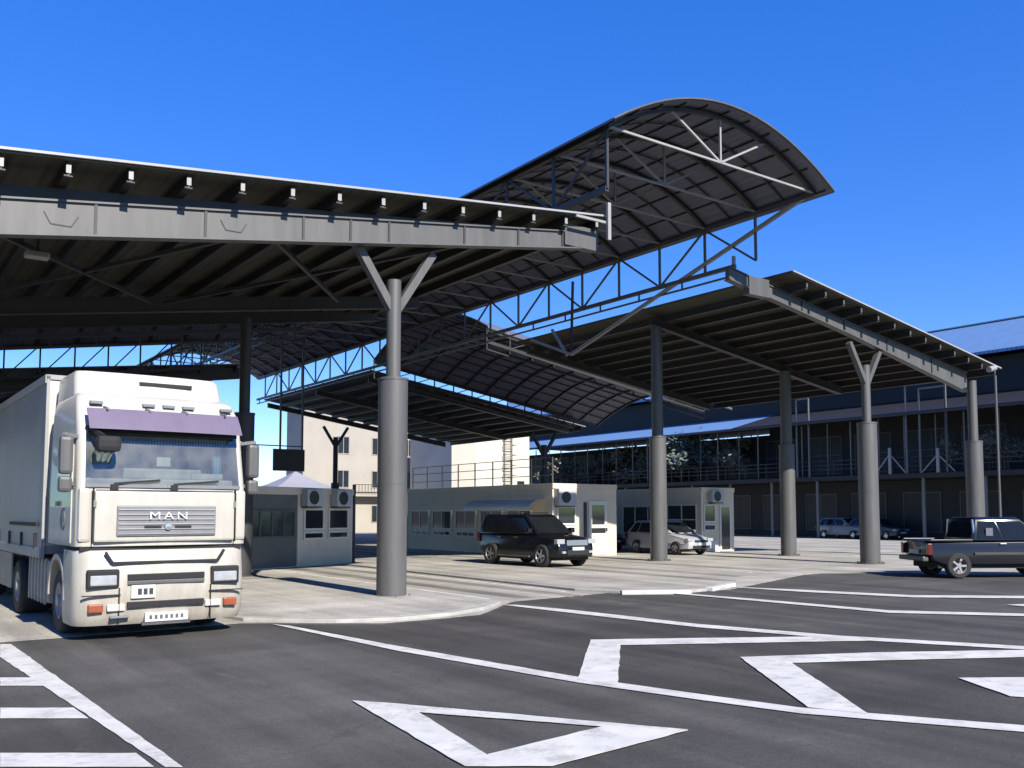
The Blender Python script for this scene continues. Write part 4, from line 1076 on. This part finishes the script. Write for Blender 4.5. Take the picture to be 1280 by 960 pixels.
    gr = boxpart(th, 'grille_slats', STEEL_LT, -.7, .7, -.05, -.03, 1.53, 1.54, 0)
    for i in range(1, 6): boxpart(gr, 'slat', STEEL_LT, -.7, .7, -.052, -.03, 1.53 + i * .07, 1.548 + i * .07, .003)
    # badge letters and emblem on the grille
    cu = bpy.data.curves.new('badge_letters', 'FONT'); cu.body = 'MAN'; cu.size = .24; cu.extrude = .008; cu.align_x = 'CENTER'; cu.space_character = 1.35
    to = bpy.data.objects.new('tmp', cu); COL.objects.link(to); dg = bpy.context.evaluated_depsgraph_get()
    me = bpy.data.meshes.new_from_object(to.evaluated_get(dg)); bpy.data.objects.remove(to)
    bo_ = bpy.data.objects.new('badge_letters', me); COL.objects.link(bo_); me.materials.clear(); me.materials.append(mat('badge_silver', (.75, .75, .75), .25, .4, .03))
    bo_.parent = th; bo_.location = (0, -.068, 1.75); bo_.rotation_euler = (R(90), 0, 0); bo_.scale = (.92, .66, 1)
    boxpart(th, 'emblem_bar', DARK, -.34, -.10, -.062, -.05, 1.62, 1.655, 0); boxpart(th, 'emblem_bar', DARK, .10, .34, -.062, -.05, 1.62, 1.655, 0)
    k = MB(); k.lathe((0, -.06, 1.64), (0, -1, 0), [(0, .055), (.01, .05), (.012, .001)], 16); k.build('emblem', CHROME, th)
    # bumper unit
    k = MB(); rings = [ring(z, w, f, .9, .26, .06) for z, w, f in ((.22, W - .02, .06), (.34, W, -.02), (.8, W + .01, -.04), (1.25, W, -.0), (1.30, W, .03))]
    k.loft(rings); k.build('bumper', T_WHITE, th, smooth=True)
    boxpart(th, 'bumper_gap', DARK, -W + .06, W - .06, .10, .5, 1.295, 1.37, 0)
    k = MB()
    for a_, b_ in (((-.86, 1.28), (-.76, 1.12)), ((-.76, 1.12), (.76, 1.12)), ((.76, 1.12), (.86, 1.28))): k.bar((a_[0], -.02, a_[1]), (b_[0], -.02, b_[1]), .035, .035)
    k.build('step_recess', DARK, th)
    boxpart(th, 'air_intake', DARK, -.55, .56, -.055, .02, .86, .95, .01); boxpart(th, 'lower_intake', DARK, -.55, .56, -.06, .0, .46, .55, .01)
    boxpart(th, 'intake_lip', STEEL, -.55, .56, -.06, .02, .80, .855, .01)
    for x in (-.66, .66): boxpart(th, 'panel_gap', DARK, x - .006, x + .006, -.048, -.0, .24, .76, 0)
    for s in (-1, 1): boxpart(th, 'panel_gap', DARK, s * 1.035 - .008, s * 1.035 + .008, .0, .06, 1.4, 2.2, 0); boxpart(th, 'panel_gap', DARK, s * .9 - .26, s * .9 + .26, -.046, .0, .655, .668, 0)
    boxpart(th, 'panel_gap', DARK, -1.0, 1.0, .02, .06, 2.165, 2.18, 0)
    boxpart(th, 'corner_step', GREYP, -.78, -.52, -.058, -.0, .33, .36, .004)
    st = boxpart(th, 'sticker', PLATE, -.5, -.16, -.062, -.02, .60, .79, .004)
    for a_ in (-.41, -.33, -.25): boxpart(st, 'print_mark', STEEL_DK, a_, a_ + .055, -.066, -.06, .65, .74, 0)
    pl_ = boxpart(th, 'number_plate', PLATE, -.3, .32, -.065, -.0, .25, .38, .004)
    for i in range(7): boxpart(pl_, 'print_mark', STEEL, -.24 + i * .075, -.20 + i * .075, -.067, -.06, .285, .345, 0); boxpart(th, 'plate_holder', GREYP, -.34, .36, -.05, .0, .2, .25, .004)
    for s in (-1, 1):
        h = boxpart(th, 'headlight', DARK, s * .88 - .22, s * .88 + .22, -.045, .06, .76, 1.03, .03)
        boxpart(h, 'lens', LAMP, s * .88 - .18, s * .88 + .18, -.055, -.0, .80, .95, .02)
        boxpart(th, 'indicator', AMBER, s * .97 - .10, s * .97 + .10, -.042, .06, .42, .54, .02)
        boxpart(th, 'fog_lamp', mat('fog_lens', (.55, .5, .45), .3), s * .70 - .12, s * .70 + .12, -.048, .0, .43, .53, .015)
        boxpart(th, 'corner_deflector', T_WHITE, s * 1.13 - .09, s * 1.13 + .09, .06, .24, 1.42, 2.2, .05)
        boxpart(th, 'corner_handle', GREYP, s * 1.02 - .02, s * 1.02 + .02, -.02, .04, 1.92, 2.02, .008)
        # mirrors on arms
        k = MB(); k.bar((s * 1.2, .4, 2.25), (s * 1.42, .25, 2.3), .05); k.build('mirror_arm', GREYP, th)
        k = MB(); k.bar((s * 1.2, .35, 2.95), (s * 1.42, .22, 2.98), .05)
        mr = k.build('mirror_arm', GREYP, th)
        boxpart(mr, 'mirror', STEEL, s * 1.38 - .09, s * 1.38 + .09, .14, .32, 2.4, 2.94, .05)
        boxpart(mr, 'wide_mirror', STEEL, s * 1.38 - .09, s * 1.38 + .09, .16, .32, 2.14, 2.37, .05)
        # door with window, handle
        d_ = boxpart(th, 'door', T_WHITE, s * (W + .004) - .015, s * (W + .004) + .015, .42, 1.5, 1.4, 3.0, .01)
        boxpart(d_, 'door_window', CGLASS, s * (W + .02) - .008, s * (W + .02) + .008, .5, 1.42, 2.3, 2.92, 0)
        boxpart(d_, 'handle', GREYP, s * (W + .03) - .02, s * (W + .03) + .02, 1.22, 1.42, 1.95, 2.02, .01)
    k = MB(); k.lathe((-W - .022, .95, 1.75), (-1, 0, 0), [(0, .17), (.006, .17), (.006, .13), (0, .13)], 24); k.box(-W - .03, -W - .022, .86, 1.04, 1.7, 1.8); k.build('door_emblem', GREYP, th)
    boxpart(th, 'near_mirror', DARK, -1.05, -.72, -.22, -.02, 2.72, 2.95, .07)
    k = MB(); k.bar((-1.1, .3, 3.1), (-.95, -.1, 2.95), .05); k.build('near_mirror_arm', DARK, th)
    # lower cab, steps, wheel arches, chassis
    boxpart(th, 'step_panel', T_WHITE, -W, -W + .1, .55, .82, .35, 1.3, .02); boxpart(th, 'step_panel', T_WHITE, W - .1, W, .55, .82, .35, 1.3, .02)
    for s in (-1, 1):
        k = MB()
        prof = [(1.42 + .66 * math.cos(a), .56 + .66 * math.sin(a)) for a in [math.pi * i / 12 for i in range(13)]]
        prof2 = [(1.42 + .58 * math.cos(a), .56 + .58 * math.sin(a)) for a in [math.pi * i / 12 for i in range(13)]]
        x0 = s * (W - .36); x1 = s * (W + .01)
        k.loft([[(x0, y, z) for y, z in prof], [(x1, y, z) for y, z in prof], [(x1, y, z) for y, z in prof2], [(x0, y, z) for y, z in prof2]], closed=False, caps=False)
        k.build('mudguard', T_WHITE, th, smooth=True)
    boxpart(th, 'chassis', DARK, -.5, .5, .6, 13.2, .55, .95); boxpart(th, 'underbody', DARK, -.95, .95, .5, 2.2, .5, 1.36)
    def twheel(x, y, s, wd=.34):
        k = MB(); r = .5
        k.lathe((x - wd / 2, y, r), (1, 0, 0), [(0, r * .56), (0, r * .88), (.04, r * .97), (.1, r), (wd - .1, r), (wd - .04, r * .97), (wd, r * .88), (wd, r * .56), (0, r * .56)], 32)
        w_ = k.build('wheel', RUBBER, th, smooth=True)
        k = MB(); xo = x + s * wd / 2
        k.lathe((xo - s * .1, y, r), (s, 0, 0), [(0, .001), (0, r * .5), (.09, r * .57), (.1, r * .52), (.03, r * .4), (.06, r * .2), (.12, r * .17), (.12, .001)], 24); k.build('rim', STEEL_LT, w_, smooth=True)
    for s in (-1, 1):
        twheel(s * 1.03, 1.42, s); twheel(s * .98, 5.0, s, .55)
        for y in (9.6, 10.9, 12.2): twheel(s * 1.03, y, s, .38)
        # ribbed dust-covered tank and skirt between the axles
        k = MB(); k.box(s * .72, s * 1.2, 2.25, 4.2, .38, 1.08); t = k.build('side_tank', SKIRT, th, bevel=.07)
        k = MB()
        for i in range(6): k.box(s * 1.205 - .02, s * 1.205 + .02, 2.42 + i * .3, 2.5 + i * .3, .36, 1.1)
        k.build('tank_strap', SKIRT, t, bevel=.012)
        boxpart(th, 'rear_mudguard', DARK, s * .98 - .28, s * .98 + .28, 4.42, 5.6, 1.06, 1.12, .02)
    # semi-trailer
    TL = 12.9; y0 = 2.62
    k = MB(); k.box(-1.26, 1.26, y0, y0 + TL, 1.16, 4.1); t = k.build('trailer_body', TRAIL, th, bevel=.05)
    k = MB()
    for x in (-1.27, 1.22): k.box(x, x + .05, y0 - .03, y0 + .05, 1.1, 4.12)
    k.box(-1.27, 1.27, y0 - .03, y0 + .06, 4.06, 4.14); k.box(-1.29, -1.26, y0, y0 + TL, 4.0, 4.14); k.box(1.26, 1.29, y0, y0 + TL, 4.0, 4.14)
    k.box(-1.29, -1.26, y0, y0 + TL, 1.1, 1.26); k.build('trailer_frame', STEEL_LT, t)
    k = MB(); k.box(-1.22, 1.22, y0 - .012, y0, 1.3, 4.04); k.build('bulkhead', T_WHITE, t)
    k = MB()
    for i in range(9): k.box(-1.30, -1.27, y0 + .5 + i * 1.4, y0 + .56 + i * 1.4, 1.24, 1.5)
    k.build('curtain_buckle', DARK, t)
    boxpart(th, 'side_rail', DARK, -1.31, -1.27, y0 + .3, y0 + 3.2, 1.62, 1.68, 0); boxpart(th, 'trailer_skirt', SKIRT, -1.24, -1.2, 5.9, 8.8, .4, 1.08, .02)
    boxpart(th, 'landing_leg', STEEL, -.95, -.8, 6.1, 6.25, .1, 1.15, .01); boxpart(th, 'landing_leg', STEEL, .8, .95, 6.1, 6.25, .1, 1.15, .01)
    return th
truck()
